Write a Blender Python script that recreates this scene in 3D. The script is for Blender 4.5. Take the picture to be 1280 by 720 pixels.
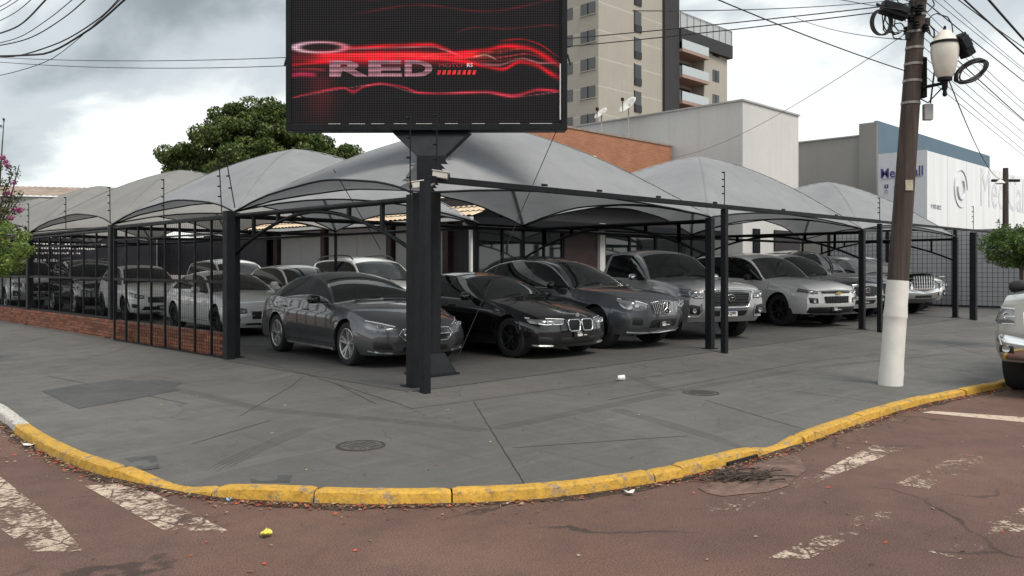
import bpy, bmesh, math, random
import numpy as np
from mathutils import Vector, Matrix
from mathutils.bvhtree import BVHTree

for _o in list(bpy.data.objects):
    bpy.data.objects.remove(_o)
SC = bpy.context.scene
COL = SC.collection
RAD = math.radians
random.seed(7)
RNG = np.random.default_rng(11)

# ------------------------------------------------------------------ camera
# x runs along the right-hand street, y along the left-hand street; the lot's corner post stands at the origin
CX, CY, CZ = -6.58, -8.33, 1.5
FPX = 1040.0            # focal length in pixels of the 1280 px wide photograph
HOR = 335.0             # row of the horizon
cam_d = bpy.data.cameras.new('camera')
cam = bpy.data.objects.new('camera', cam_d)
COL.objects.link(cam)
cam.location = (CX, CY, CZ)
cam.rotation_euler = (RAD(90), 0, RAD(-45))
cam_d.sensor_width = 36.0
cam_d.lens = 36.0 * FPX / 1280.0
cam_d.shift_y = -(360.0 - HOR) / 1280.0
cam_d.clip_start = 0.1
cam_d.clip_end = 3000.0
SC.camera = cam

# ------------------------------------------------------------------ sky, sun, exposure
SUN_EL, SUN_AZ = RAD(57), RAD(184)     # azimuth of the sun, measured from +y clockwise
world = bpy.data.worlds.new('World')
SC.world = world
world.use_nodes = True
wn = world.node_tree.nodes
wl = world.node_tree.links
wn.clear()
w_out = wn.new('ShaderNodeOutputWorld')
w_bg = wn.new('ShaderNodeBackground')
w_bg.inputs['Strength'].default_value = 0.1
w_sky = wn.new('ShaderNodeTexSky')
w_sky.sky_type = 'NISHITA'
w_sky.sun_disc = False
w_sky.sun_elevation = SUN_EL
w_sky.sun_rotation = SUN_AZ
w_sky.dust_density = 3.0
w_tc = wn.new('ShaderNodeTexCoord')
w_map = wn.new('ShaderNodeMapping')
w_map.inputs['Scale'].default_value = (1.0, 1.0, 2.3)
w_map.inputs['Location'].default_value = (2.1, 2.08, 0.66)
wl.new(w_tc.outputs['Generated'], w_map.inputs['Vector'])
w_n1 = wn.new('ShaderNodeTexNoise')
w_n1.inputs['Scale'].default_value = 2.0
w_n1.inputs['Detail'].default_value = 7.0
w_n1.inputs['Roughness'].default_value = 0.52
w_n1.inputs['Distortion'].default_value = 0.35
wl.new(w_map.outputs['Vector'], w_n1.inputs['Vector'])
w_rmp = wn.new('ShaderNodeValToRGB')
cr = w_rmp.color_ramp
cr.interpolation = 'EASE'
cr.elements[0].position = 0.38
cr.elements[0].color = (0.64, 0.65, 0.632, 1)
cr.elements[1].position = 0.66
cr.elements[1].color = (0.165, 0.19, 0.20, 1)
e = cr.elements.new(0.48)
e.color = (0.55, 0.57, 0.565, 1)
e = cr.elements.new(0.54)
e.color = (0.36, 0.395, 0.41, 1)
w_sep = wn.new('ShaderNodeSeparateXYZ')
wl.new(w_tc.outputs['Generated'], w_sep.inputs[0])
w_hor = wn.new('ShaderNodeMapRange')        # overcast is paler towards the horizon all round
w_hor.inputs['From Min'].default_value = 0.0
w_hor.inputs['From Max'].default_value = 0.42
w_hor.inputs['To Min'].default_value = -0.13
w_hor.inputs['To Max'].default_value = 0.05
wl.new(w_sep.outputs['Z'], w_hor.inputs['Value'])
w_add = wn.new('ShaderNodeMath')
w_add.operation = 'ADD'
wl.new(w_n1.outputs['Fac'], w_add.inputs[0])
wl.new(w_hor.outputs['Result'], w_add.inputs[1])
wl.new(w_add.outputs[0], w_rmp.inputs['Fac'])
w_cl = wn.new('ShaderNodeVectorMath')
w_cl.operation = 'SCALE'
w_cl.inputs['Scale'].default_value = 10.8
wl.new(w_rmp.outputs['Color'], w_cl.inputs[0])
w_mix = wn.new('ShaderNodeMix')
w_mix.data_type = 'RGBA'
w_mix.inputs['Factor'].default_value = 0.93
wl.new(w_sky.outputs['Color'], w_mix.inputs['A'])
wl.new(w_cl.outputs['Vector'], w_mix.inputs['B'])
wl.new(w_mix.outputs['Result'], w_bg.inputs['Color'])
wl.new(w_bg.outputs['Background'], w_out.inputs['Surface'])

sun_d = bpy.data.lights.new('sun', 'SUN')
sun_d.energy = 1.95
sun_d.angle = RAD(30)
sun_d.color = (1.0, 0.94, 0.86)
sun = bpy.data.objects.new('sun', sun_d)
COL.objects.link(sun)
_sd = Vector((math.sin(SUN_AZ) * math.cos(SUN_EL), math.cos(SUN_AZ) * math.cos(SUN_EL), math.sin(SUN_EL)))
sun.rotation_euler = _sd.to_track_quat('Z', 'Y').to_euler()
sun.location = (0, -20, 40)
SC.view_settings.view_transform = 'Standard'
SC.view_settings.look = 'None'
SC.view_settings.exposure = 0.80
SC.view_settings.gamma = 1.0
SC.view_settings.use_curve_mapping = False

# ------------------------------------------------------------------ helpers
FW = Vector((math.sqrt(.5), math.sqrt(.5), 0))
RT = Vector((math.sqrt(.5), -math.sqrt(.5), 0))


def P(u, v, D):
    """point at depth D seen at photograph pixel (u, v)"""
    p = Vector((CX, CY, CZ)) + FW * D + RT * ((u - 640) / FPX * D)
    p.z = CZ + (HOR - v) / FPX * D
    return p


def G(u, v, z=0.0):
    """point of the level z seen at photograph pixel (u, v)"""
    return P(u, v, (CZ - z) * FPX / (v - HOR))


def pchip(keys, x):
    xs = np.array([k[0] for k in keys], float)
    ys = np.array([k[1] for k in keys], float)
    x = np.clip(np.asarray(x, float), xs[0], xs[-1])
    n = len(xs)
    if n == 2:
        return np.interp(x, xs, ys)
    h = np.diff(xs)
    d = np.diff(ys) / h
    m = np.zeros(n)
    for i in range(1, n - 1):
        if d[i - 1] * d[i] > 0:
            w1 = 2 * h[i] + h[i - 1]
            w2 = h[i] + 2 * h[i - 1]
            m[i] = (w1 + w2) / (w1 / d[i - 1] + w2 / d[i])
    m[0], m[-1] = d[0], d[-1]
    i = np.clip(np.searchsorted(xs, x) - 1, 0, n - 2)
    t = (x - xs[i]) / h[i]
    return (ys[i] * (1 + 2 * t) * (1 - t) ** 2 + m[i] * h[i] * t * (1 - t) ** 2
            + ys[i + 1] * t * t * (3 - 2 * t) + m[i + 1] * h[i] * t * t * (t - 1))


WLOC = {}      # world location of every unrotated Empty, so that parts may be given in world coordinates


def thing(name, label, cat, loc=(0, 0, 0), rz=0.0, group=None, kind=None):
    o = bpy.data.objects.new(name, None)
    o.empty_display_size = 0.2
    COL.objects.link(o)
    o.location = loc
    o.rotation_euler = (0, 0, rz)
    if label:
        o['label'] = label
    if cat:
        o['category'] = cat
    if group:
        o['group'] = group
    if kind:
        o['kind'] = kind
    WLOC[o] = Vector(loc)
    return o


def tag(o, label=None, cat=None, group=None, kind=None):
    if label:
        o['label'] = label
    if cat:
        o['category'] = cat
    if group:
        o['group'] = group
    if kind:
        o['kind'] = kind
    return o


class MB:
    def __init__(self):
        self.v = []
        self.f = []

    def add(self, vs, fs):
        o = len(self.v)
        self.v += [tuple(p) for p in vs]
        self.f += [tuple(i + o for i in q) for q in fs]
        return self

    def box(self, c, s, rz=0.0, rot=None):
        hx, hy, hz = s[0] / 2, s[1] / 2, s[2] / 2
        m = rot if rot is not None else Matrix.Rotation(rz, 3, 'Z')
        vs = [Vector(c) + m @ Vector((x, y, z)) for x in (-hx, hx) for y in (-hy, hy) for z in (-hz, hz)]
        return self.add(vs, [(0, 1, 3, 2), (4, 6, 7, 5), (0, 4, 5, 1), (2, 3, 7, 6), (0, 2, 6, 4), (1, 5, 7, 3)])

    def bar(self, a, b, w, h=None, up=(0, 0, 1)):
        a, b = Vector(a), Vector(b)
        h = h or w
        d = (b - a).normalized()
        u = Vector(up)
        if abs(d.dot(u)) > .98:
            u = Vector((0, 1, 0))
        s = d.cross(u).normalized() * w / 2
        t = s.cross(d).normalized() * h / 2
        vs = [p + i * s + j * t for p in (a, b) for i in (-1, 1) for j in (-1, 1)]
        return self.add(vs, [(0, 1, 3, 2), (4, 6, 7, 5), (0, 4, 5, 1), (2, 3, 7, 6), (0, 2, 6, 4), (1, 5, 7, 3)])

    def tube(self, pts, r, n=8, cap=True, closed=False):
        pts = [Vector(p) for p in pts]
        k = len(pts)
        rs = list(r) if hasattr(r, '__len__') else [r] * k
        vs, fs = [], []
        ref = None
        for i, p in enumerate(pts):
            a = pts[(i - 1) % k] if (closed or i > 0) else p
            b = pts[(i + 1) % k] if (closed or i < k - 1) else p
            d = (b - a)
            d = d.normalized() if d.length > 1e-9 else Vector((0, 0, 1))
            if ref is None:
                ref = d.orthogonal().normalized()
            ref = (ref - d * ref.dot(d))
            ref = ref.normalized() if ref.length > 1e-6 else d.orthogonal().normalized()
            c = d.cross(ref)
            for j in range(n):
                an = 2 * math.pi * j / n
                vs.append(p + rs[i] * (math.cos(an) * ref + math.sin(an) * c))
        for i in range(k if closed else k - 1):
            i2 = (i + 1) % k
            for j in range(n):
                j2 = (j + 1) % n
                fs.append((i * n + j, i * n + j2, i2 * n + j2, i2 * n + j))
        if cap and not closed:
            fs.append(tuple(range(n - 1, -1, -1)))
            fs.append(tuple((k - 1) * n + j for j in range(n)))
        return self.add(vs, fs)

    def lathe(self, prof, n=16, c=(0, 0, 0), axis='Z', cap=True):
        vs, fs = [], []
        c = Vector(c)
        for (r, z) in prof:
            for j in range(n):
                a = 2 * math.pi * j / n
                x, y = r * math.cos(a), r * math.sin(a)
                q = (x, y, z) if axis == 'Z' else ((z, x, y) if axis == 'X' else (x, z, y))
                vs.append(c + Vector(q))
        for i in range(len(prof) - 1):
            for j in range(n):
                j2 = (j + 1) % n
                fs.append((i * n + j, i * n + j2, (i + 1) * n + j2, (i + 1) * n + j))
        if cap:
            fs.append(tuple(range(n - 1, -1, -1)))
            fs.append(tuple((len(prof) - 1) * n + j for j in range(n)))
        return self.add(vs, fs)

    def prism(self, poly, z0, z1):
        n = len(poly)
        vs = [(p[0], p[1], z0) for p in poly] + [(p[0], p[1], z1) for p in poly]
        fs = [tuple(range(n - 1, -1, -1)), tuple(range(n, 2 * n))]
        fs += [(i, (i + 1) % n, n + (i + 1) % n, n + i) for i in range(n)]
        return self.add(vs, fs)

    def slab(self, poly, d):
        """3-D polygon extruded by the vector d"""
        n = len(poly)
        d = Vector(d)
        vs = [Vector(p) for p in poly] + [Vector(p) + d for p in poly]
        fs = [tuple(range(n - 1, -1, -1)), tuple(range(n, 2 * n))]
        fs += [(i, (i + 1) % n, n + (i + 1) % n, n + i) for i in range(n)]
        return self.add(vs, fs)

    def grid(self, rows):
        """rows: list of equally long lists of points"""
        n = len(rows[0])
        vs = [p for r in rows for p in r]
        fs = [(i * n + j, i * n + j + 1, (i + 1) * n + j + 1, (i + 1) * n + j)
              for i in range(len(rows) - 1) for j in range(n - 1)]
        return self.add(vs, fs)

    def build(self, name, mat, parent=None, smooth=None, bevel=None, local=False, solid=None, fix=True):
        me = bpy.data.meshes.new(name)
        off = Vector((0, 0, 0))
        if parent is not None and not local:
            off = WLOC.get(parent, off)
        vs = [(p[0] - off.x, p[1] - off.y, p[2] - off.z) for p in self.v]
        me.from_pydata(vs, [], self.f)
        if fix:
            bm = bmesh.new()
            bm.from_mesh(me)
            bmesh.ops.recalc_face_normals(bm, faces=bm.faces)
            bm.to_mesh(me)
            bm.free()
        return finish(name, me, mat, parent, smooth, bevel, solid, off)


def finish(name, me, mat, parent=None, smooth=None, bevel=None, solid=None, off=None):
    if smooth is not None:
        me.polygons.foreach_set('use_smooth', [True] * len(me.polygons))
        if smooth < 179:
            me.set_sharp_from_angle(angle=RAD(smooth))
    if mat is not None:
        me.materials.append(mat)
    me.update()
    o = bpy.data.objects.new(name, me)
    COL.objects.link(o)
    if parent is not None:
        o.parent = parent
        WLOC[o] = off if off is not None else Vector((0, 0, 0))
    else:
        WLOC[o] = Vector((0, 0, 0))
    if solid:
        s = o.modifiers.new('solid', 'SOLIDIFY')
        s.thickness = solid
        s.offset = 0
    if bevel:
        b = o.modifiers.new('bevel', 'BEVEL')
        b.width = bevel
        b.segments = 2
        b.limit_method = 'ANGLE'
        b.angle_limit = RAD(40)
    return o


def dup(root, loc, rz=None, label=None, scale=None):
    r = root.copy()
    COL.objects.link(r)
    r.location = loc
    if rz is not None:
        r.rotation_euler = (0, 0, rz)
    if scale:
        r.scale = scale
    if label:
        r['label'] = label
    for ch in list(root.children):
        c = ch.copy()
        COL.objects.link(c)
        c.parent = r
        for g in ch.children:
            d = g.copy()
            COL.objects.link(d)
            d.parent = c
    return r


def textmesh(name, s, size, mat, parent, mtx, extrude=.002, sx=1.0, align='CENTER', shear=0.0, spacing=1.0, bold=0.0, fit=None):
    cu = bpy.data.curves.new(name, 'FONT')
    cu.body = s
    cu.size = size
    cu.extrude = extrude
    cu.align_x = align
    cu.align_y = 'CENTER'
    cu.shear = shear
    cu.offset = bold
    cu.space_character = spacing
    cu.resolution_u = 3
    t = bpy.data.objects.new(name + '_font', cu)
    me = bpy.data.meshes.new_from_object(t)
    bpy.data.objects.remove(t)
    if fit:
        vx = [v.co.x for v in me.vertices]
        vy = [v.co.y for v in me.vertices]
        me.transform(Matrix.Translation((-(max(vx) + min(vx)) / 2, -(max(vy) + min(vy)) / 2, 0)))
        me.transform(Matrix.Diagonal((fit[0] / (max(vx) - min(vx)), fit[1] / (max(vy) - min(vy)) if fit[1] else fit[0] / (max(vx) - min(vx)), 1, 1)))
    me.transform(Matrix.Diagonal((sx, 1, 1, 1)))
    me.transform(mtx)
    me.materials.clear()
    me.name = name
    return finish(name, me, mat, parent)


def frame_mtx(origin, xdir, ydir):
    x = Vector(xdir).normalized()
    y = Vector(ydir).normalized()
    z = x.cross(y)
    m = Matrix((x, y, z)).transposed().to_4x4()
    m.translation = Vector(origin)
    return m


# ------------------------------------------------------------------ materials
MATS = {}


class NT:
    def __init__(self, name):
        self.m = bpy.data.materials.new(name)
        self.m.use_nodes = True
        self.t = self.m.node_tree
        self.t.nodes.clear()
        self.out = self.n('ShaderNodeOutputMaterial')
        self.p = self.n('ShaderNodeBsdfPrincipled')
        self.l(self.p.outputs['BSDF'], self.out.inputs['Surface'])
        self.tc = self.n('ShaderNodeTexCoord')
        self.geo = None

    def n(self, typ, **kw):
        nd = self.t.nodes.new(typ)
        for k, v in kw.items():
            setattr(nd, k, v)
        return nd

    def l(self, a, b):
        self.t.links.new(a, b)

    def pos(self):
        if self.geo is None:
            self.geo = self.n('ShaderNodeNewGeometry')
        return self.geo.outputs['Position']

    def noise(self, scale, detail=4, rough=.55, vec=None, dist=0.0):
        nd = self.n('ShaderNodeTexNoise')
        nd.inputs['Scale'].default_value = scale
        nd.inputs['Detail'].default_value = detail
        nd.inputs['Roughness'].default_value = rough
        nd.inputs['Distortion'].default_value = dist
        self.l(vec if vec is not None else self.pos(), nd.inputs['Vector'])
        return nd.outputs['Fac']

    def voro(self, scale, feature='F1', vec=None, rnd=1.0):
        nd = self.n('ShaderNodeTexVoronoi')
        nd.feature = feature
        nd.inputs['Scale'].default_value = scale
        nd.inputs['Randomness'].default_value = rnd
        self.l(vec if vec is not None else self.pos(), nd.inputs['Vector'])
        return nd

    def ramp(self, fac, stops):
        nd = self.n('ShaderNodeValToRGB')
        c = nd.color_ramp
        while len(c.elements) < len(stops):
            c.elements.new(.5)
        for e_, (p_, col) in zip(c.elements, stops):
            e_.position = p_
            e_.color = (*col, 1) if hasattr(col, '__len__') else (col, col, col, 1)
        self.l(fac, nd.inputs['Fac'])
        return nd.outputs['Color']

    def mix(self, fac, a, b, mode='MIX'):
        nd = self.n('ShaderNodeMix', data_type='RGBA', blend_type=mode)
        for s_, v_ in (('Factor', fac), ('A', a), ('B', b)):
            if hasattr(v_, 'is_linked') or hasattr(v_, 'node'):
                self.l(v_, nd.inputs[s_])
            elif s_ == 'Factor':
                nd.inputs[s_].default_value = v_
            else:
                nd.inputs[s_].default_value = (*v_, 1)
        return nd.outputs['Result']

    def math(self, op, a, b=0.0, clamp=False):
        nd = self.n('ShaderNodeMath', operation=op, use_clamp=clamp)
        for i, v_ in enumerate((a, b)):
            if hasattr(v_, 'node'):
                self.l(v_, nd.inputs[i])
            else:
                nd.inputs[i].default_value = v_
        return nd.outputs[0]

    def mapping(self, scale=(1, 1, 1), loc=(0, 0, 0), rot=(0, 0, 0), vec=None):
        nd = self.n('ShaderNodeMapping')
        nd.inputs['Scale'].default_value = scale
        nd.inputs['Location'].default_value = loc
        nd.inputs['Rotation'].default_value = rot
        self.l(vec if vec is not None else self.pos(), nd.inputs['Vector'])
        return nd.outputs['Vector']

    def bump(self, h, strength=.3, dist=.01, into=None):
        nd = self.n('ShaderNodeBump')
        nd.inputs['Strength'].default_value = strength
        nd.inputs['Distance'].default_value = dist
        self.l(h, nd.inputs['Height'])
        if into is not None:
            self.l(into, nd.inputs['Normal'])
        self.l(nd.outputs['Normal'], self.p.inputs['Normal'])
        return nd.outputs['Normal']

    def set(self, **kw):
        for k, v in kw.items():
            k = k.replace('_', ' ')
            s_ = self.p.inputs[k]
            if hasattr(v, 'node'):
                self.l(v, s_)
            elif hasattr(v, '__len__') and len(v) == 3:
                s_.default_value = (*v, 1)
            else:
                s_.default_value = v
        return self


def plain(name, col, rough=.6, metal=0.0, var=.12, scale=6.0, bump=0.0, bscale=60.0, coat=0.0, spec=.5):
    """one base colour broken up by soft grain and grime"""
    if name in MATS:
        return MATS[name]
    t = NT(name)
    f = t.noise(scale, 6, .6)
    d = tuple(c * (1 - var * 1.6) for c in col)
    l = tuple(min(1, c * (1 + var)) for c in col)
    t.set(Base_Color=t.ramp(f, [(.3, d), (.7, l)]), Metallic=metal, Coat_Weight=coat)
    t.set(Specular_IOR_Level=spec)
    g = t.noise(scale * 3.1, 3, .5)
    t.set(Roughness=t.ramp(g, [(.3, max(0, rough - .08)), (.7, min(1, rough + .08))]))
    if bump:
        t.bump(t.noise(bscale, 5, .6), bump, .01)
    MATS[name] = t.m
    return t.m


def emission(name, col, strength):
    t = NT(name)
    t.set(Base_Color=(.01, .01, .01), Emission_Color=col, Emission_Strength=strength, Roughness=.5)
    return t.m
# ------------------------------------------------------------------ surface materials
def m_road():
    t = NT('red_brown_asphalt')
    big = t.noise(.35, 5, .6)
    mid = t.noise(2.6, 6, .65)
    fine = t.noise(90, 4, .7)
    grit = t.voro(140).outputs['Distance']
    c = t.ramp(big, [(.3, (.104, .059, .047)), (.5, (.140, .080, .062)), (.72, (.170, .106, .084))])
    c = t.mix(t.ramp(mid, [(.42, 0.0), (.72, .55)]), c, (.075, .052, .046))
    c = t.mix(.85, c, t.ramp(fine, [(.30, (.18, .17, .17)), (.70, (.92, .91, .90))]), 'OVERLAY')
    st = t.ramp(t.voro(38).outputs['Distance'], [(.04, 1.0), (.10, 0.0)])
    c = t.mix(t.math('MULTIPLY', st, .5), c, (.36, .29, .25))
    # hairline cracks
    wv = t.mapping((1, 1, 1), vec=t.pos())
    wob = t.n('ShaderNodeVectorMath', operation='ADD')
    nz = t.n('ShaderNodeTexNoise')
    nz.inputs['Scale'].default_value = 1.6
    nz.inputs['Detail'].default_value = 5
    t.l(t.pos(), nz.inputs['Vector'])
    sc = t.n('ShaderNodeVectorMath', operation='SCALE')
    sc.inputs['Scale'].default_value = .7
    t.l(nz.outputs['Color'], sc.inputs[0])
    t.l(wv, wob.inputs[0])
    t.l(sc.outputs['Vector'], wob.inputs[1])
    ed = t.voro(.42, 'DISTANCE_TO_EDGE', wob.outputs['Vector']).outputs['Distance']
    crk = t.math('MULTIPLY', t.ramp(ed, [(.004, 1.0), (.011, 0.0)]), t.ramp(t.noise(.5, 3), [(.48, 0.0), (.6, 1.0)]))
    c = t.mix(t.math('MULTIPLY', crk, .75), c, (.035, .026, .024))
    t.set(Base_Color=c, Roughness=t.ramp(mid, [(.3, .72), (.7, .92)]), Specular_IOR_Level=.35)
    h = t.math('ADD', fine, t.math('MULTIPLY', grit, 1.2))
    h = t.math('SUBTRACT', h, t.math('MULTIPLY', crk, 2.0))
    t.bump(h, .55, .012)
    return t.m


def m_floor(name, base, dark, light, crack=1.0):
    t = NT(name)
    big = t.noise(.24, 6, .62, dist=.4)
    mid = t.noise(2.2, 7, .68)
    c = t.ramp(big, [(.28, dark), (.5, base), (.75, light)])
    c = t.mix(t.ramp(mid, [(.45, 0.0), (.72, .6)]), c, tuple(x * .66 for x in base))
    # scuffed streaks in both street directions
    s1 = t.noise(1.0, 5, .6, t.mapping((.5, 6, 1), rot=(0, 0, .25)))
    s2 = t.noise(1.0, 5, .6, t.mapping((7, .5, 1), loc=(3, 1, 0), rot=(0, 0, -.15)))
    c = t.mix(t.ramp(s1, [(.52, 0.0), (.72, .5)]), c, tuple(min(1, x * 1.4) for x in base))
    c = t.mix(t.ramp(s2, [(.55, 0.0), (.75, .55)]), c, tuple(x * .62 for x in base))
    spot = t.ramp(t.voro(5.5).outputs['Distance'], [(.015, 1.0), (.05, 0.0)])
    c = t.mix(t.math('MULTIPLY', spot, .6), c, tuple(x * .45 for x in base))
    fine = t.noise(55, 4, .7)
    c = t.mix(.35, c, t.ramp(fine, [(.3, .35), (.7, .8)]), 'OVERLAY')
    nz = t.n('ShaderNodeTexNoise')
    nz.inputs['Scale'].default_value = 1.1
    nz.inputs['Detail'].default_value = 6
    t.l(t.pos(), nz.inputs['Vector'])
    sc = t.n('ShaderNodeVectorMath', operation='SCALE')
    sc.inputs['Scale'].default_value = 1.1
    t.l(nz.outputs['Color'], sc.inputs[0])
    wob = t.n('ShaderNodeVectorMath', operation='ADD')
    t.l(t.pos(), wob.inputs[0])
    t.l(sc.outputs['Vector'], wob.inputs[1])
    ed = t.voro(.55, 'DISTANCE_TO_EDGE', wob.outputs['Vector']).outputs['Distance']
    crk = t.math('MULTIPLY', t.ramp(ed, [(.0015, 1.0), (.0055, 0.0)]), t.ramp(t.noise(.7, 3), [(.47, 0.0), (.56, crack)]))
    c = t.mix(t.math('MULTIPLY', crk, .5), c, (.03, .03, .03))
    t.set(Base_Color=c, Roughness=t.ramp(mid, [(.3, .5), (.7, .78)]), Specular_IOR_Level=.4)
    h = t.math('SUBTRACT', t.math('ADD', t.math('MULTIPLY', fine, .5), mid), t.math('MULTIPLY', crk, 1.5))
    t.bump(h, .25, .012)
    return t.m


def m_kerb(name, col, conc=(.22, .19, .16)):
    t = NT(name)
    f = t.noise(9, 7, .7)
    g = t.noise(1.7, 5, .6)
    c = t.ramp(g, [(.3, tuple(x * .72 for x in col)), (.7, col)])
    c = t.mix(t.ramp(f, [(.565, 0.0), (.62, .85)]), c, conc)
    drt = t.noise(24, 5, .7)
    c = t.mix(t.ramp(drt, [(.46, 0.0), (.70, .6)]), c, (.13, .085, .045))
    t.set(Base_Color=c, Roughness=.72)
    t.bump(t.math('ADD', f, t.math('MULTIPLY', t.noise(60, 4, .7), .5)), .6, .02)
    return t.m


def m_paintmark(name, cover, scale=9.0):
    """worn white road paint: bare asphalt shows through where it has gone"""
    t = NT(name)
    f = t.noise(scale, 8, .78)
    g = t.noise(1.3, 4, .6)
    k = t.math('ADD', t.math('MULTIPLY', f, .75), t.math('MULTIPLY', g, .45))
    edc = t.voro(5.0, 'DISTANCE_TO_EDGE').outputs['Distance']
    k = t.math('ADD', k, t.ramp(edc, [(.01, .10), (.05, 0.0)]))
    k = t.math('ADD', k, t.math('MULTIPLY', t.math('SUBTRACT', t.noise(45, 3, .6), .5), .25))
    mask = t.ramp(k, [(cover - .06, 1.0), (cover + .05, 0.0)])
    grn = t.noise(120, 4, .7)
    c = t.ramp(grn, [(.3, (.38, .29, .22)), (.7, (.64, .52, .42))])
    t.set(Base_Color=c, Roughness=.8)
    tr = t.n('ShaderNodeBsdfTransparent')
    mx = t.n('ShaderNodeMixShader')
    t.l(mask, mx.inputs[0])
    t.l(tr.outputs[0], mx.inputs[1])
    t.l(t.p.outputs[0], mx.inputs[2])
    t.l(mx.outputs[0], t.out.inputs['Surface'])
    t.bump(grn, .4, .006)
    return t.m


def m_fabric(name, col, warm=0.0):
    t = NT(name)
    g = t.noise(.9, 5, .6)
    w1 = t.n('ShaderNodeTexWave')
    w1.inputs['Scale'].default_value = 5.5
    w1.inputs['Distortion'].default_value = .6
    t.l(t.mapping((1, 1, .6), rot=(.3, .2, .4)), w1.inputs['Vector'])
    c = t.ramp(g, [(.3, tuple(x * .84 for x in col)), (.7, tuple(min(1, x * 1.08) for x in col))])
    c = t.mix(.02, c, w1.outputs['Color'], 'OVERLAY')
    dirt = t.noise(1.0, 6, .65, t.mapping((3, 3, .5)))
    c = t.mix(t.ramp(dirt, [(.52, 0.0), (.8, .35 + warm)]), c, (.20, .19, .17))
    t.set(Base_Color=c, Roughness=.62, Specular_IOR_Level=.3)
    t.bump(t.noise(160, 2, .5), .12, .004)
    tl = t.n('ShaderNodeBsdfTranslucent')
    t.l(c, tl.inputs['Color'])
    mx = t.n('ShaderNodeMixShader')
    mx.inputs[0].default_value = .28
    t.l(t.p.outputs[0], mx.inputs[1])
    t.l(tl.outputs[0], mx.inputs[2])
    t.l(mx.outputs[0], t.out.inputs['Surface'])
    return t.m


def m_plaster(name, col, streak=.5, panel=None, scale=.35):
    t = NT(name)
    g = t.noise(scale, 6, .6)
    s = t.noise(1.0, 6, .65, t.mapping((2.2, 2.2, .12)))
    f = t.noise(14, 5, .6)
    c = t.ramp(g, [(.3, tuple(x * .9 for x in col)), (.7, col)])
    c = t.mix(t.ramp(s, [(.5, 0.0), (.8, streak)]), c, tuple(x * .62 for x in col))
    c = t.mix(.12, c, f, 'OVERLAY')
    if panel:
        sp = t.n('ShaderNodeSeparateXYZ')
        t.l(t.pos(), sp.inputs[0])
        fr = t.math('FRACT', t.math('DIVIDE', sp.outputs['Z'], panel))
        ln = t.math('LESS_THAN', fr, .05)
        c = t.mix(t.math('MULTIPLY', ln, .55), c, tuple(min(1, x * 1.35) for x in col))
    t.set(Base_Color=c, Roughness=.85, Specular_IOR_Level=.25)
    t.bump(f, .15, .01)
    return t.m


def m_brick(name, c1, c2, mortar, w=.24, h=.075):
    t = NT(name)
    b = t.n('ShaderNodeTexBrick')
    b.inputs['Color1'].default_value = (*c1, 1)
    b.inputs['Color2'].default_value = (*c2, 1)
    b.inputs['Mortar'].default_value = (*mortar, 1)
    b.inputs['Scale'].default_value = 1.0
    b.inputs['Mortar Size'].default_value = .008
    b.inputs['Brick Width'].default_value = w
    b.inputs['Row Height'].default_value = h
    mp = t.mapping((1, 1, 1), rot=(RAD(-90), 0, 0))
    t.l(mp, b.inputs['Vector'])
    g = t.noise(1.2, 6, .6)
    c = t.mix(t.ramp(g, [(.35, 0.0), (.75, .6)]), b.outputs['Color'], tuple(x * .55 for x in c1))
    t.set(Base_Color=c, Roughness=.85)
    t.bump(b.outputs['Fac'], -.3, .01)
    return t.m


def m_paint(name, col, metal=.55, rough=.32, coat=1.0):
    t = NT(name)
    fl = t.noise(900, 2, .5)
    c = t.mix(.10, col, t.ramp(fl, [(.3, .2), (.7, 1.0)]), 'OVERLAY')
    dust = t.noise(3.0, 6, .65)
    c = t.mix(t.ramp(dust, [(.5, 0.0), (.85, .06)]), c, (.22, .20, .18))
    t.set(Base_Color=c, Metallic=metal, Roughness=rough, Coat_Weight=coat, Coat_Roughness=.025, Coat_IOR=1.5)
    return t.m


def m_glass(name, col=(.010, .012, .013), rough=.03, see=0.0):
    t = NT(name)
    t.set(Base_Color=col, Roughness=rough, Specular_IOR_Level=.62, Coat_Weight=.35, Coat_Roughness=.02)
    if see:
        tr = t.n('ShaderNodeBsdfTransparent')
        tr.inputs['Color'].default_value = (.62, .68, .66, 1)
        mx = t.n('ShaderNodeMixShader')
        fr = t.n('ShaderNodeFresnel')
        fr.inputs['IOR'].default_value = 1.5
        t.l(t.math('ADD', t.math('MULTIPLY', fr.outputs[0], 1.3), 1 - see, True), mx.inputs[0])
        t.l(tr.outputs[0], mx.inputs[1])
        t.l(t.p.outputs[0], mx.inputs[2])
        t.l(mx.outputs[0], t.out.inputs['Surface'])
    return t.m


def m_leaf(name, c1, c2, c3, transl=.25):
    t = NT(name)
    gi = t.n('ShaderNodeNewGeometry')
    r = gi.outputs['Random Per Island']
    cl = t.noise(1.1, 3, .5)
    k = t.math('ADD', t.math('MULTIPLY', r, .6), t.math('MULTIPLY', cl, .4))
    c = t.ramp(k, [(.22, c1), (.52, c2), (.80, c3)])
    t.set(Base_Color=c, Roughness=.5, Specular_IOR_Level=.35)
    tl = t.n('ShaderNodeBsdfTranslucent')
    t.l(c, tl.inputs['Color'])
    mx = t.n('ShaderNodeMixShader')
    mx.inputs[0].default_value = transl
    t.l(t.p.outputs[0], mx.inputs[1])
    t.l(tl.outputs[0], mx.inputs[2])
    t.l(mx.outputs[0], t.out.inputs['Surface'])
    return t.m


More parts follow.
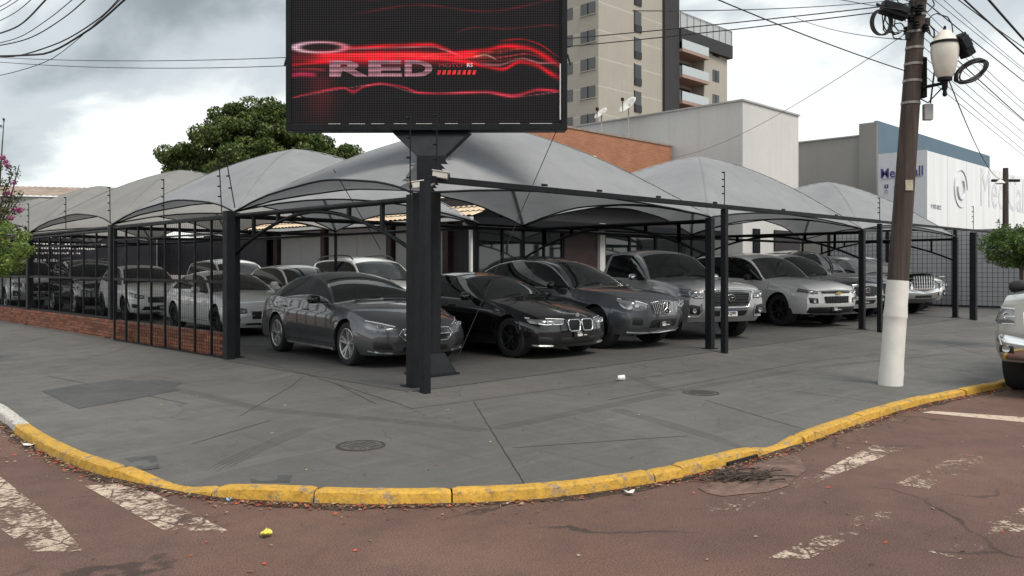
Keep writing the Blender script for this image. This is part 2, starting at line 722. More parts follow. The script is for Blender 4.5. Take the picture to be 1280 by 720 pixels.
M_ROAD = m_road()
M_WALK = m_floor('grey_painted_concrete', (.098, .095, .088), (.068, .067, .064), (.128, .123, .113))
M_LOT = m_floor('grey_lot_floor', (.082, .081, .077), (.060, .060, .058), (.104, .102, .097))
M_PATCH = m_floor('darker_concrete_patch', (.060, .060, .058), (.048, .048, .047), (.072, .071, .068))
M_YEL = m_kerb('worn_yellow_paint', (.64, .365, .045))
M_WHK = m_kerb('worn_white_paint', (.62, .60, .56))
M_GAP = plain('joint_dirt', (.030, .030, .030), .9, var=.2, scale=20)
M_FAB = m_fabric('grey_canopy_fabric', (.32, .33, .345))
M_FAB2 = m_fabric('dusty_grey_canopy_fabric', (.285, .28, .268), .15)
M_FRAME = plain('black_painted_steel', (.007, .008, .010), .55, spec=.22, var=.25, scale=5)
M_FRAME2 = plain('dark_grey_painted_steel', (.011, .013, .016), .55, spec=.22, var=.2, scale=4)
M_WIRE = plain('black_cable', (.014, .014, .015), .6, var=.1)
M_ALU = plain('pale_metal', (.45, .45, .44), .4, metal=.7, var=.1)
M_CHROME = plain('chrome', (.78, .79, .80), .12, metal=1.0, var=.03)
M_RUBBER = plain('tyre_rubber', (.013, .013, .014), .85, var=.2, scale=30)
M_TRIM = plain('black_plastic', (.016, .016, .017), .5, var=.15, scale=12)
M_GLOSSB = plain('gloss_black', (.008, .008, .009), .15, var=.1, coat=.6)
M_GLASS = m_glass('dark_tinted_glass', see=.22)
M_SEAT = plain('seat_cloth', (.055, .053, .050), .8, var=.2, scale=20)
M_WSHIELD = m_glass('windscreen_glass', (.052, .058, .058), .03, .5)
M_LAMP = None
M_PLATEW = plain('plate_white', (.72, .72, .70), .5, var=.05)
M_PLATEB = plain('plate_black', (.010, .010, .010), .4, var=.05)
M_BLUE = plain('plate_blue', (.02, .05, .35), .5, var=.05)
M_WHITE = plain('white_letters', (.80, .80, .80), .5, var=.03)
M_GOLD = plain('gold_emblem', (.65, .45, .10), .3, metal=.8, var=.05)
M_RIMS = plain('silver_alloy', (.52, .52, .53), .32, metal=.85, var=.06)
M_RIMD = plain('dark_alloy', (.040, .042, .045), .35, metal=.6, var=.06)
M_BRAKE = plain('brake_steel', (.09, .09, .09), .5, metal=.6)
M_BROWNCOL = plain('dark_brown_paint', (.034, .016, .013), .6, var=.2)
_t = NT('headlamp_lens')
_t.set(Base_Color=(.42, .44, .46), Metallic=.75, Roughness=.16, Coat_Weight=1.0, Coat_Roughness=.02)
M_LAMP = _t.m
M_LAMPD = plain('headlamp_housing', (.035, .037, .040), .25, metal=.3, coat=1.0)
M_LAMPG = plain('headlamp_clear', (.23, .24, .25), .18, metal=.6, coat=1.0, var=.15, scale=25)
M_LED = plain('lamp_light_bar', (.82, .84, .86), .25, metal=.2, coat=1.0, var=.02)
M_REFLO = plain('orange_reflector', (.55, .12, .02), .3, coat=.8)
# ------------------------------------------------------------------ ground, road, pavement, kerb
ROADZ = -.178
_q = G(228, 598, -.10)
_w = G(966, 551, -.10)
DIPS = [(_q.x, _q.y, .07, .42), (_w.x, _w.y, .065, .36)]


def walk_z(x, y):
    d = max(-.3 - x, -.3 - y, 0)
    if d < .6:
        return -.06 * d / .6
    z = -.06 - .04 * min(1, (d - .6) / 3.3)
    for (qx, qy, dep, rad) in DIPS:
        k = ((x - qx) ** 2 + (y - qy) ** 2) / rad ** 2
        if k < 6:
            z -= dep * math.exp(-k)
    return z


g = MB()
g.grid([[(x, y, -.32) for x in (-1500, -300, -60, 0, 60, 300, 1500)] for y in (-1500, -300, -60, 0, 60, 300, 1500)])
tag(g.build('ground', plain('far_soil', (.12, .10, .085), .9, scale=.2)), kind='structure')
r = MB()
xs = [-120, -60, -30, -14, -7, -3, 0, 3, 7, 14, 30, 60, 120]
r.grid([[(x, y, ROADZ) for x in xs] for y in xs])
tag(r.build('road', M_ROAD), kind='structure')

trace = [(35, 530), (66, 549), (100, 565), (150, 581), (205, 594), (245, 602), (290, 606), (340, 610), (440, 613),
         (540, 612.5), (620, 610), (700, 604), (770, 595), (830, 584), (880, 573), (920, 562.5), (952, 554), (985, 545),
         (1015, 534), (1060, 520), (1130, 500), (1195, 487), (1250, 475.5)]
KP = [G(u, v, -.10) for u, v in trace]
KP = [Vector((-3.9, 60, -.1)), Vector((-3.9, 30, -.1)), Vector((-3.9, 14, -.1)), Vector((-3.92, 7, -.1)), Vector((-3.92, 3, -.1))] + KP + \
     [Vector((9.5, -4.9, -.1)), Vector((14, -4.95, -.1)), Vector((30, -5, -.1)), Vector((90, -5, -.1))]
# resample the kerb line by length, smoothly
sl = [0.0]
for a, b in zip(KP[:-1], KP[1:]):
    sl.append(sl[-1] + (b - a).length)
_ks = []
s = 0.0
while s < sl[-1]:
    near = sl[3] < s < sl[-3]
    _ks.append(s)
    s += .16 if near else 1.5
_kx = pchip([(a, p.x) for a, p in zip(sl, KP)], _ks)
_ky = pchip([(a, p.y) for a, p in zip(sl, KP)], _ks)
KX = np.array(_kx)
KY = np.array(_ky)
for _ in range(6):
    KX[1:-1] = .25 * KX[:-2] + .5 * KX[1:-1] + .25 * KX[2:]
    KY[1:-1] = .25 * KY[:-2] + .5 * KY[1:-1] + .25 * KY[2:]
KS = np.array(_ks)


def kerb_u(u):
    """kerb arc length nearest to where the kerb crosses photograph column u"""
    dx, dy = KX - CX, KY - CY
    D = (dx + dy) * .7071
    la = (dx - dy) * .7071
    uu = 640 + FPX * la / np.maximum(D, .1)
    ok = D > 2
    return KS[np.argmin(np.where(ok, abs(uu - u), 1e9))]


rows = []
FR = None
for kx, ky in zip(KX, KY):
    ex, ey = max(kx, -.3), max(ky, -.3)
    dk = max(-.3 - kx, -.3 - ky)
    fr = [0, .6 / dk] + [.6 / dk + (1 - .6 / dk) * i / 7 for i in range(1, 8)]
    row = []
    for f in fr:
        x, y = ex + (kx - ex) * f, ey + (ky - ey) * f
        row.append((x, y, walk_z(x, y) + .0))
    rows.append(row)
m = MB()
m.grid(rows)
tag(m.build('sidewalk', M_WALK), kind='structure')
m = MB()
m.grid([[(x, y, 0) for x in (-.3, 6, 12, 20, 28, 40)] for y in (-.3, 6, 12, 20, 30, 60)])
tag(m.build('lot_floor', M_LOT), kind='structure')

# kerb: separate lengths of concrete, painted, some broken, dipping at the ramp and the drain
kerb = thing('kerb', None, None, (0, 0, 0), kind='structure')
S_ramp0, S_ramp1 = kerb_u(200), kerb_u(262)
S_dr0, S_dr1 = kerb_u(938), kerb_u(990)
S_white = kerb_u(36)


def kerb_top(s):
    x, y = np.interp(s, KS, KX), np.interp(s, KS, KY)
    return walk_z(float(x), float(y)) + .004


cuts = [0, KS[3]]
cuts = [0]
for c_ in [S_white - 3.2, S_white - 1.6, S_white - .55, S_white, S_ramp0 - .45, S_ramp1 + .18, kerb_u(390), kerb_u(560), kerb_u(800), kerb_u(842),
           S_dr0 - .02, S_dr1 - .02, kerb_u(1062), kerb_u(1100), kerb_u(1150), kerb_u(1197), kerb_u(1232)]:
    cuts.append(c_)
cuts += [kerb_u(1232) + 2, kerb_u(1232) + 6, KS[-1]]
cuts = sorted(set(float(c) for c in cuts))
rk = random.Random(5)
for a, b in zip(cuts[:-1], cuts[1:]):
    if b - a < .05:
        continue
    n = max(3, int((b - a) / (.045 if b - a < 5 else 1.0)))
    rows = []
    jz, jo = rk.uniform(-.008, .010), rk.uniform(-.012, .012)
    for i in range(n + 1):
        s = a + .006 + (b - a - .012) * i / n
        x, y = np.interp(s, KS, KX), np.interp(s, KS, KY)
        x2, y2 = np.interp(s + .05, KS, KX), np.interp(s + .05, KS, KY)
        tx, ty = x2 - x, y2 - y
        q = math.hypot(tx, ty) or 1
        nx, ny = ty / q * -1, tx / q      # left of travel = towards the lot
        if (nx * (2 - x) + ny * (2 - y)) < 0:
            nx, ny = -nx, -ny
        zt = kerb_top(s) + jz
        endr = min(i, n - i)
        dz = -.012 if endr == 0 else 0
        w = .006 * math.sin(s * 5.3) + .003 * math.sin(s * 23.1)
        rag = .010 * math.sin(s * 41.7) * math.sin(s * 13.9)
        if abs(s - kerb_u(600)) < .0:
            rag = 0
        prof = [(.012, -.02), (.010, -.002), (-.01, .006), (-.060 + rag * .5, .007), (-.098 + rag, .003), (-.112 + w * .4 + rag, -.010), (-.120 + w * .6, -.05), (-.128 + w, -.5)]
        pts = []
        for (o_, z_) in prof:
            zz = zt + z_ + dz + rk.uniform(-.002, .002) if z_ > -.4 else ROADZ - .03
            zz = max(zz, ROADZ - .03)
            pts.append((x + nx * (o_ + jo), y + ny * (o_ + jo), zz))
        rows.append(pts)
    m = MB()
    m.grid(rows)
    k = len(rows[0])
    m.f.append(tuple(range(k)))
    m.f.append(tuple(range(n * k, (n + 1) * k)))
    white = (b <= S_white + .02) and (a >= S_white - 1.7)
    plain_c = b < S_white - 1.7
    m.build('kerb_segment', M_WHK if white else M_YEL, kerb, smooth=28)

# dirt washed along the foot of the kerb
gd = MB()
rows = []
rg_ = random.Random(6)
for i in range(0, 420):
    s = kerb_u(0) + (kerb_u(1240) - kerb_u(0)) * i / 419
    x, y = np.interp(s, KS, KX), np.interp(s, KS, KY)
    x2, y2 = np.interp(s + .05, KS, KX), np.interp(s + .05, KS, KY)
    q = math.hypot(x2 - x, y2 - y) or 1
    nx, ny = (y2 - y) / q, -(x2 - x) / q
    if (nx * (2 - x) + ny * (2 - y)) > 0:
        nx, ny = -nx, -ny
    wd = .05 + .035 * math.sin(s * 3.1) + .02 * math.sin(s * 11.7) + rg_.uniform(0, .02)
    rows.append([(x + nx * .10, y + ny * .10, ROADZ + .016), (x + nx * (.13 + max(.012, wd) * .5), y + ny * (.13 + max(.012, wd) * .5), ROADZ + .009), (x + nx * (.13 + max(.015, wd)), y + ny * (.13 + max(.015, wd)), ROADZ + .002)])
gd.grid(rows)
tag(gd.build('gutter_dirt', plain('gutter_dirt_soil', (.050, .030, .022), .95, var=.45, scale=30, bump=.6, bscale=90)), 'dark silt and leaf dust along the foot of the kerb', kind='stuff')
# cement apron at the drain
apron = MB()
pA = [G(u, v, ROADZ) for u, v in ((872, 611), (884, 617), (903, 621), (930, 618), (958, 616), (985, 608), (992, 600), (1008, 588), (1003, 580), (1000, 572), (975, 566), (940, 583))]
apron.add([(p.x, p.y, ROADZ + .005) for p in pA], [tuple(range(len(pA)))])
tag(apron.build('drain_apron', plain('reddish_cement', (.150, .092, .072), .9, var=.35, scale=9, bump=.5, bscale=80)), kind='structure')


# ---- painted road markings, one sheet each
def mark(pix, cover, scale=9.0):
    pts = [G(u, v, ROADZ) for u, v in pix]
    m_ = MB()
    m_.add([(p.x, p.y, ROADZ + .004) for p in pts], [tuple(range(len(pts)))])
    o = m_.build('crosswalk_stripe', m_paintmark('worn_road_paint', cover, scale))
    tag(o, kind='structure')
    return o


mark([(-60, 560), (0, 596), (75, 655), (105, 690), (40, 690), (-30, 640)], .59)
mark([(106, 608), (165, 603), (285, 664), (205, 664)], .61)
mark([(205, 664), (285, 664), (310, 685), (235, 690)], .49)
mark([(30, 668), (98, 668), (150, 700), (60, 712)], .47)
mark([(1018, 594), (1090, 557), (1134, 560), (1030, 600)], .585)
mark([(1018, 594), (1030, 600), (905, 645), (870, 636)], .53)
mark([(1118, 606), (1200, 568), (1240, 573), (1160, 612)], .54)
mark([(960, 698), (1085, 641), (1130, 640), (1010, 700)], .53)
mark([(1160, 690), (1262, 640), (1330, 622), (1330, 640), (1200, 700)], .55)
o = mark([(1152, 516), (1165, 514), (1340, 526), (1340, 534)], .72)
o.name = 'stop_line'
# left street verge markings repeat beyond the frame
mark([(-190, 640), (-120, 600), (0, 690), (-40, 720)], .55)

# ---- pavement joints, ribbed guide bands, manholes, patches


def on_walk(u, v):
    p = G(u, v, -.06)
    for _ in range(4):
        p = G(u, v, walk_z(p.x, p.y))
    return p


def strip_on_walk(mb, a, b, w, lift=.003):
    a, b = Vector(a), Vector(b)
    n = max(2, int((b - a).length / .12))
    d = (b - a)
    t = Vector((-d.y, d.x, 0)).normalized() * w / 2
    rows = []
    for i in range(n + 1):
        p = a + d * i / n
        jit = t * (.5 * math.sin(i * 1.7 + a.x * 9))
        q1, q2 = p + t + jit, p - t + jit
        rows.append([(q1.x, q1.y, walk_z(q1.x, q1.y) + lift), (q2.x, q2.y, walk_z(q2.x, q2.y) + lift)])
    mb.grid(rows)


joints = MB()
for (a, b) in [((592, 502), (655, 604)), ((303, 446), (515, 511)), ((515, 511), (880, 462)), ((640, 560), (860, 545)),
               ((240, 555), (340, 525)), ((880, 500), (1060, 552)), ((985, 488), (1130, 507)), ((760, 500), (1010, 452)),
               ((1010, 452), (1240, 428)), ((380, 470), (300, 520)), ((165, 432), (90, 452)), ((1180, 430), (1250, 450)),
               ((60, 470), (235, 505)), ((470, 505), (420, 480)), ((60, 420), (0, 436))]:
    strip_on_walk(joints, on_walk(*a), on_walk(*b), .010)
m = MB()
strip_on_walk(joints, (-.3, -.33, 0), (40, -.33, 0), .022)
strip_on_walk(joints, (-.33, -.3, 0), (-.33, 4.5, 0), .016)
tag(joints.build('pavement_joints', M_GAP), 'dark joints and cut lines across the grey pavement', kind='stuff')

bands = MB()


def band(p0, p1, n=4, gap=.05):
    a, b = on_walk(*p0), on_walk(*p1)
    t = Vector((-(b - a).y, (b - a).x, 0)).normalized()
    for i in range(n):
        off = t * (i - (n - 1) / 2) * gap
        strip_on_walk(bands, a + off, b + off, .0065)


for a, b in [((200, 482), (330, 512)), ((330, 512), (605, 538)), ((620, 536), (835, 492)), ((770, 512), (960, 566)), ((255, 598), (385, 535)),
             ((835, 490), (790, 470)), ((850, 488), (1000, 462)), ((1010, 460), (1190, 442))]:
    band(a, b)
tag(bands.build('tactile_grooves', plain('groove_dirt', (.072, .070, .066), .9, var=.2, scale=15)), 'shallow ribbed guide grooves pressed into the grey pavement', kind='stuff')


def manhole(u, v, rad, label):
    c = on_walk(u, v)
    t = thing('manhole_cover', label, 'manhole cover', (c.x, c.y, walk_z(c.x, c.y)), group='round covers in the pavement')
    z = walk_z(c.x, c.y)
    a = MB()
    a.lathe([(rad * .97, 0.003), (rad, .006), (rad * 1.07, .006), (rad * 1.1, .001)], 40, (c.x, c.y, z), cap=False)
    a.build('rim', plain('manhole_iron', (.055, .045, .040), .7, metal=.3, var=.3, scale=15), t, smooth=50)
    a = MB()
    a.lathe([(0.001, .0045), (rad * .93, .0045), (rad * .94, -.002)], 40, (c.x, c.y, z), cap=False)
    a.build('plate', plain('manhole_plate_paint', (.080, .079, .074), .75, var=.3, scale=12), t)
    a = MB()
    for i in range(-3, 4):
        hw = math.sqrt(max(0, (rad * .8) ** 2 - (i * rad * .22) ** 2))
        a.box((c.x + i * rad * .22, c.y, z + .006), (rad * .05, hw * 2, .004))
    a.build('tread_ribs', plain('rib_paint', (.060, .059, .056), .8, var=.3, scale=12), t)


manhole(451, 557, .20, 'round iron cover nearest the kerb, below the sign column')
manhole(876, 491, .21, 'round iron cover in the pavement left of the utility pole')

for pix in [[(52, 489), (92, 482), (150, 474), (172, 477), (196, 474), (228, 479), (216, 484), (224, 488), (196, 493), (150, 502), (98, 511), (74, 500)], [(155, 573), (195, 570), (200, 585), (178, 588)],
            [(310, 596), (365, 594), (362, 603), (315, 604)]]:
    pts = [on_walk(*q) for q in pix]
    m = MB()
    m.add([(p.x, p.y, walk_z(p.x, p.y) + .004) for p in pts], [tuple(range(len(pts)))])
    tag(m.build('pavement_patch', M_PATCH), kind='structure')

# ---- fallen leaves and litter in the gutter
lit = MB()
lcols = [[], [], []]
rl = random.Random(3)
lits = [MB(), MB(), MB()]


def leafbit(mb, x, y, z, L, wd, a, tilt):
    ca, sa = math.cos(a), math.sin(a)
    pts = [(-L / 2, 0, 0), (0, wd / 2, tilt), (L / 2, 0, tilt * .4), (0, -wd / 2, 0)]
    mb.add([(x + p[0] * ca - p[1] * sa, y + p[0] * sa + p[1] * ca, z + p[2]) for p in pts], [(0, 1, 2, 3)])


for i in range(3600):
    s = rl.uniform(kerb_u(20), kerb_u(1240))
    x, y = np.interp(s, KS, KX), np.interp(s, KS, KY)
    x2, y2 = np.interp(s + .05, KS, KX), np.interp(s + .05, KS, KY)
    tx, ty = x2 - x, y2 - y
    q = math.hypot(tx, ty) or 1
    nx, ny = ty / q, -tx / q
    if (nx * (2 - x) + ny * (2 - y)) > 0:
        nx, ny = -nx, -ny
    dens = .35 + .65 * (math.sin(s * 2.1) * .5 + .5)
    if rl.random() > dens:
        continue
    o_ = .135 + abs(rl.gauss(0, .05)) + (.35 * rl.random() if rl.random() < .07 else 0)
    leafbit(lits[rl.choice([0, 1, 1, 2])], x + nx * o_, y + ny * o_, ROADZ + .006 + rl.random() * .012, rl.uniform(.012, .05), rl.uniform(.006, .024),
            rl.random() * 6.3, rl.uniform(0, .012))
for i in range(110):      # scattered on the road and pavement
    u, v = rl.uniform(0, 1280), rl.uniform(455, 720)
    p = G(u, v, ROADZ)
    sx, sy = p.x, p.y
    D = (sx - CX + sy - CY) * .7071
    kD = 0
    inside = (sx > -3.8 and sy > -4.5 and (sx + sy > -6.0))
    z = (walk_z(sx, sy) if inside else ROADZ) + .006
    if sx > -.3 and sy > -.3:
        continue
    leafbit(lits[rl.choice([0, 1, 2])], sx, sy, z, rl.uniform(.02, .05), rl.uniform(.01, .025), rl.random() * 6.3, .008)
for mb, col, nm in ((lits[0], (.42, .075, .035), 'red'), (lits[1], (.16, .085, .045), 'brown'), (lits[2], (.34, .26, .16), 'straw')):
    tag(mb.build('leaf_litter', plain(nm + '_leaf_litter', col, .8, var=.3, scale=40)), nm + ' fallen leaf bits along the gutter and pavement', kind='stuff')
# heap of twigs and leaves in front of the drain mouth
heap = MB()
for i in range(85):
    c = G(925 + rl.gauss(0, 22), 599 + rl.gauss(0, 3.5), ROADZ)
    a = RAD(-45) + rl.gauss(.5, .55)
    L = rl.uniform(.05, .26)
    zz = ROADZ + .010 + rl.random() * .03
    d = Vector((math.cos(a), math.sin(a), rl.uniform(-.06, .06))) * L / 2
    p = Vector((c.x, c.y, zz))
    heap.tube([p - d, p + d * .2 + Vector((0, 0, .006)), p + d], rl.uniform(.003, .007), 5)
tag(heap.build('twig_heap', plain('wet_twigs', (.050, .036, .026), .8, var=.5, scale=25)), 'dark twigs and wet leaves washed up at the drain mouth', kind='stuff')
# drain mouth under the kerb
dm = MB()
a, b = KS[0], 0
p0 = Vector((np.interp(S_dr0 - .62, KS, KX), np.interp(S_dr0 - .62, KS, KY), 0))
p1 = Vector((np.interp(S_dr0 - .05, KS, KX), np.interp(S_dr0 - .05, KS, KY), 0))
dd = (p1 - p0).normalized()
nn = Vector((dd.y, -dd.x, 0))
if nn.dot(Vector((2, 2, 0)) - p0) > 0:
    nn = -nn
c = (p0 + p1) / 2 + nn * .128
dm.box((c.x, c.y, ROADZ + .022), ((p1 - p0).length * .8, .02, .04), math.atan2(dd.y, dd.x))
tag(dm.build('drain_mouth', plain('drain_dark', (.012, .010, .009), .9)), 'dark drain slot under the yellow kerb beside the twig heap', 'drain')

cup = MB()
c = on_walk(776, 476)
cup.lathe([(.030, -.05), (.033, -.045), (.040, .045), (.042, .05), (.038, .05), (.036, -.03)], 16, (0, 0, 0), axis='X', cap=False)
co = cup.build('paper_cup', plain('white_paper', (.72, .72, .70), .7, var=.06), smooth=40)
co.location = (c.x, c.y, walk_z(c.x, c.y) + .042)
co.rotation_euler = (0, 0, RAD(-30))
tag(co, 'crushed white paper cup lying on the grey pavement', 'cup')
for (u, v, col, nm, lab, L) in [(333, 671, (.75, .62, .10), 'yellow_leaf', 'single yellow leaf lying on the road', .10),
                                (37, 559, (.72, .72, .70), 'paper_scrap', 'white paper scrap lying by the kerb at the left', .13),
                                (787, 619, (.70, .70, .68), 'paper_scrap', 'crumpled white paper scrap in the gutter leaves', .08),
                                (286, 629, (.25, .45, .65), 'bottle_cap', 'small pale blue cap on the road by the kerb', .035)]:
    p = G(u, v, ROADZ)
    m = MB()
    n = 7
    rows = []
    for i in range(n):
        t_ = i / (n - 1) * 2 - 1
        w = .32 * L * (1 - abs(t_) ** 2.2) + .004
        rows.append([(t_ * L / 2, k * w, .012 + .018 * t_ * t_ + .01 * k * k + .004 * math.sin(i * 2 + k)) for k in (-1, -.4, .4, 1)])
    m.grid(rows)
    o = m.build(nm, plain(nm + '_col', col, .6, var=.15, scale=30), smooth=60, solid=.002)
    o.location = (p.x, p.y, ROADZ + .002)
    o.rotation_euler = (0, 0, rl.random() * 3)
    tag(o, lab, nm.replace('_', ' '))
# ------------------------------------------------------------------ shade canopies
ZC = 2.46


def canopy(x0, x1, y0, y1, label, mat, apex=4.08, posts=(), arches=('L', 'R'), front_arch=False, notch=None, fe=.20):
    t = thing('shade_canopy', label, 'canopy', (x0, y0, 0), group='tensioned grey shade canopies')
    cx, cy, hx, hy = (x0 + x1) / 2, (y0 + y1) / 2, (x1 - x0) / 2, (y1 - y0) / 2
    N = 32 if not notch else 96
    rows = []

    def pt(s, q):
        m_ = max(abs(s), abs(q))
        o_ = min(abs(s), abs(q))
        k = o_ / m_ if m_ > 1e-6 else 0
        z = ZC + (apex - ZC) * (1 - m_ ** 1.5) + (.34 if abs(s) >= abs(q) else (.58 if q > 0 else fe)) * (1 - k * k) * m_ ** (3 if q <= 0 or abs(s) >= abs(q) else 5)
        pin = .045 * (1 - k * k) * m_ ** 3
        sx, sq = s, q
        if abs(s) >= abs(q):
            sx = s * (1 - pin)
        else:
            sq = q * (1 - pin)
        z += .012 * math.sin(7 * s + 3 * q) * (1 - m_) + .010 * m_ ** 3 * k ** 3 * math.sin(30 * (s - q)) + .008 * m_ * math.sin(9 * s * q + 5 * s)
        return (cx + hx * sx, cy + hy * sq, z)
    for i in range(N + 1):
        rows.append([pt(-1 + 2 * i / N, -1 + 2 * j / N) for j in range(N + 1)])
    m = MB()
    m.grid(rows)
    if notch:      # fabric cut back round the sign column
        keep = []
        for f in m.f:
            fx = sum(m.v[i][0] for i in f) / 4
            fy = sum(m.v[i][1] for i in f) / 4
            al, ac = (fx + fy) * .70711, (fx - fy) * .70711
            if al < notch[0] and abs(ac - notch[2] * al) < notch[1] + .03 * math.sin(al * 31) + .02 * math.sin(al * 77):
                continue
            keep.append(f)
        m.f = keep
    fab = m.build('fabric', mat, t, smooth=22, fix=False)
    # welded seams along the four hips and a hem rope along the edges
    m = MB()
    for sx in (-1, 1):
        for sy in (-1, 1):
            rr = []
            for i in range(15):
                f = 1 - i / 14
                if notch and sx < 0 and sy < 0 and f > .58:
                    continue
                p = Vector(pt(sx * f, sy * f))
                rr.append(p + Vector((0, 0, .004)))
            d = Vector((hx * sx, hy * sy, 0)).normalized()
            sd = Vector((-d.y, d.x, 0)) * .035
            m.grid([[tuple(p + sd - Vector((0, 0, .006))), tuple(p + Vector((0, 0, .006))), tuple(p - sd - Vector((0, 0, .006)))] for p in rr])
    m.build('seam', mat, fab, smooth=60, fix=False)
    m = MB()
    for e in range(4):
        pp = []
        for j in range(21):
            k = -1 + 2 * j / 20
            s_, q_ = ((k, -1), (1, k), (k, 1), (-1, k))[e]
            p = pt(s_, q_)
            pp.append((p[0], p[1], p[2] - .012))
        m.tube(pp, .016, 6)
    m.build('edge_rope', M_FRAME, fab, smooth=80)
    # steel: posts at the corners, ring of tubes and bowed braces below it
    for (px_, py_, w) in posts:
        m = MB()
        m.box((px_, py_, ZC / 2 - .02), (w, w, ZC - .02))
        m.build('post', M_FRAME2, t, bevel=.006)
        m = MB()
        m.box((px_, py_, .008), (w * 1.7, w * 1.7, .012))
        m.build('base_plate', M_FRAME, t)
    c = [(x0, y0), (x1, y0), (x1, y1), (x0, y1)]
    for nm, a, b in (('F', 0, 1), ('R', 1, 2), ('B', 2, 3), ('L', 3, 0)):
        pa, pb = Vector((*c[a], ZC - .09)), Vector((*c[b], ZC - .09))
        if nm == 'F' and not front_arch:
            continue
        m = MB()
        m.tube([pa, pb], .04, 10)
        m.build('beam', M_FRAME, t, smooth=60)
        if nm in arches or nm == 'F':
            m = MB()
            m.tube([pa.lerp(pb, i / 18) + Vector((0, 0, -.04 - .62 * (abs(i / 18 * 2 - 1)) ** 1.8)) for i in range(19)], .028, 8)
            for f in (.14, .30, .70, .86):
                q = pa.lerp(pb, f)
                m.bar(q, q + Vector((0, 0, -.04 - .62 * abs(f * 2 - 1) ** 1.8)), .05, .05)
            m.build('arch_brace', M_FRAME, t, smooth=50)
    return t


XW = 5.6
YB = 4.85
canopy(0, 6.95, 0, YB, 'large grey canopy right behind the screen column, at the lot corner', M_FAB, 4.02, [(0, 0, .15), (6.95, 0, .13), (6.95, YB, .06)], notch=(1.62, .22, .08))
canopy(6.95, 13.85, 0, YB, 'grey canopy over the grey and silver pickups, before the white warehouse', M_FAB, 4.12, [(13.85, 0, .13), (13.85, YB, .06)])
canopy(13.85, 20.75, 0, YB, 'grey canopy behind the leaning utility pole, furthest along the right side', M_FAB, 4.02, [(20.75, 0, .14), (20.75, YB, .06)])
canopy(0, XW, YB, 10.4, 'grey canopy over the fenced silver sedan, left of the screen', M_FAB, 4.05, [(0, YB, .15), (XW, 10.4, .06)], (), fe=.35)
canopy(0, XW, 10.4, 16.4, 'dusty grey canopy second behind the black fence gate', M_FAB2, 4.08, [(0, 10.4, .15), (XW, 16.4, .06)], (), fe=.35)
canopy(0, XW, 16.4, 22.4, 'dusty grey canopy above the black car behind the fence', M_FAB2, 4.08, [(0, 16.4, .15)], ())
canopy(0, XW, 22.4, 28.4, 'most distant dusty canopy at the left edge by the flowering tree', M_FAB2, 4.05, [(0, 22.4, .15), (0, 28.4, .15)], ())

# sliding-gate track: slim posts and a beam just outside the right-hand posts
t = thing('gate_track_frame', 'long dark beam on slim posts running along the right-hand pavement edge', 'gate frame', (-.15, -.48, -.02))
for x, y in ((-.19, -.45), (6.62, -.50), (13.55, -.54), (20.4, -.6)):
    m = MB()
    m.box((x, y, (2.56 - .03) / 2 - .01), (.10 if x < 20 else .17, .10 if x < 20 else .17, 2.56 + .03))
    m.build('post', M_FRAME2, t, bevel=.005)
m = MB()
m.bar((-.19, -.455, 2.585), (13.55, -.54, 2.60), .06, .08)
m.build('beam', M_FRAME, t, bevel=.005)
m = MB()
m.bar((13.55, -.54, 2.60), (27.6, -.65, 2.62), .05, .06)
m.build('beam', M_FRAME, t, bevel=.005)
for x in (1.9, 3.1, 4.6, 6.3, 8.8, 11.2):
    m = MB()
    m.box((x, -.48 - .004 * x, 2.65), (.10, .03, .03))
    m.build('clip', M_FRAME, t)


# electric-fence rods
def rod(x, y, z0, h, lean, label):
    t = thing('electric_fence_rod', label, 'fence rod', (x, y, z0), group='thin rods with insulators on the posts')
    a, b = Vector((x, y, z0)), Vector((x + lean[0], y + lean[1], z0 + h))
    m = MB()
    m.tube([a, b], .009, 6)
    m.build('rod', M_FRAME, t)
    for i in range(4):
        q = a.lerp(b, .35 + .21 * i)
        m = MB()
        m.lathe([(.006, -.05), (.014, -.045), (.014, -.03), (.008, -.025), (.016, -.012), (.016, 0), (.006, .003)], 8, (0, 0, 0), axis='X')
        m.v = [(p[0] * .7071 - p[1] * .7071 + q.x, -p[0] * .7071 - p[1] * .7071 + q.y, p[2] + q.z) for p in m.v]
        m.build('insulator', M_FRAME, t, smooth=50)


rods = [(-.05, 4.72, 2.5, .95, (-.12, .12), 'leaning rod with insulators above the corner post beside the gate'),
        (-.12, 5.05, 2.42, .82, (-.02, .05), 'rod just left of the leaning one at the gate corner'),
        (-.05, 7.6, 2.42, .78, (0, 0), 'thin rod above the middle of the gate'),
        (-.05, 10.4, 2.46, .78, (0, .02), 'thin rod above the thick post where the gate ends'),
        (-.05, 13.3, 2.42, .78, (0, 0), 'thin rod above the fence before the black car'),
        (-.05, 16.3, 2.46, .75, (0, 0), 'thin rod above the fence post at the left bush'),
        (-.05, 19.5, 2.4, .75, (0, 0), 'thin rod furthest left above the fence'),
        (6.62, -.5, 2.62, .60, (0, 0), 'thin rod above the slim post before the grey pickup'),
        (13.55, -.54, 2.62, .55, (0, 0), 'thin rod above the post left of the utility pole'),
        (20.4, -.6, 2.62, .70, (0, 0), 'thin rod above the double post right of the utility pole'),
        (-.30, -.30, 2.2, 1.15, (0, 0), 'rod rising before the sign neck on its left'),
        (.02, -.42, 2.55, .85, (0, 0), 'rod rising before the sign neck on its right')]
for q in rods:
    rod(*q)


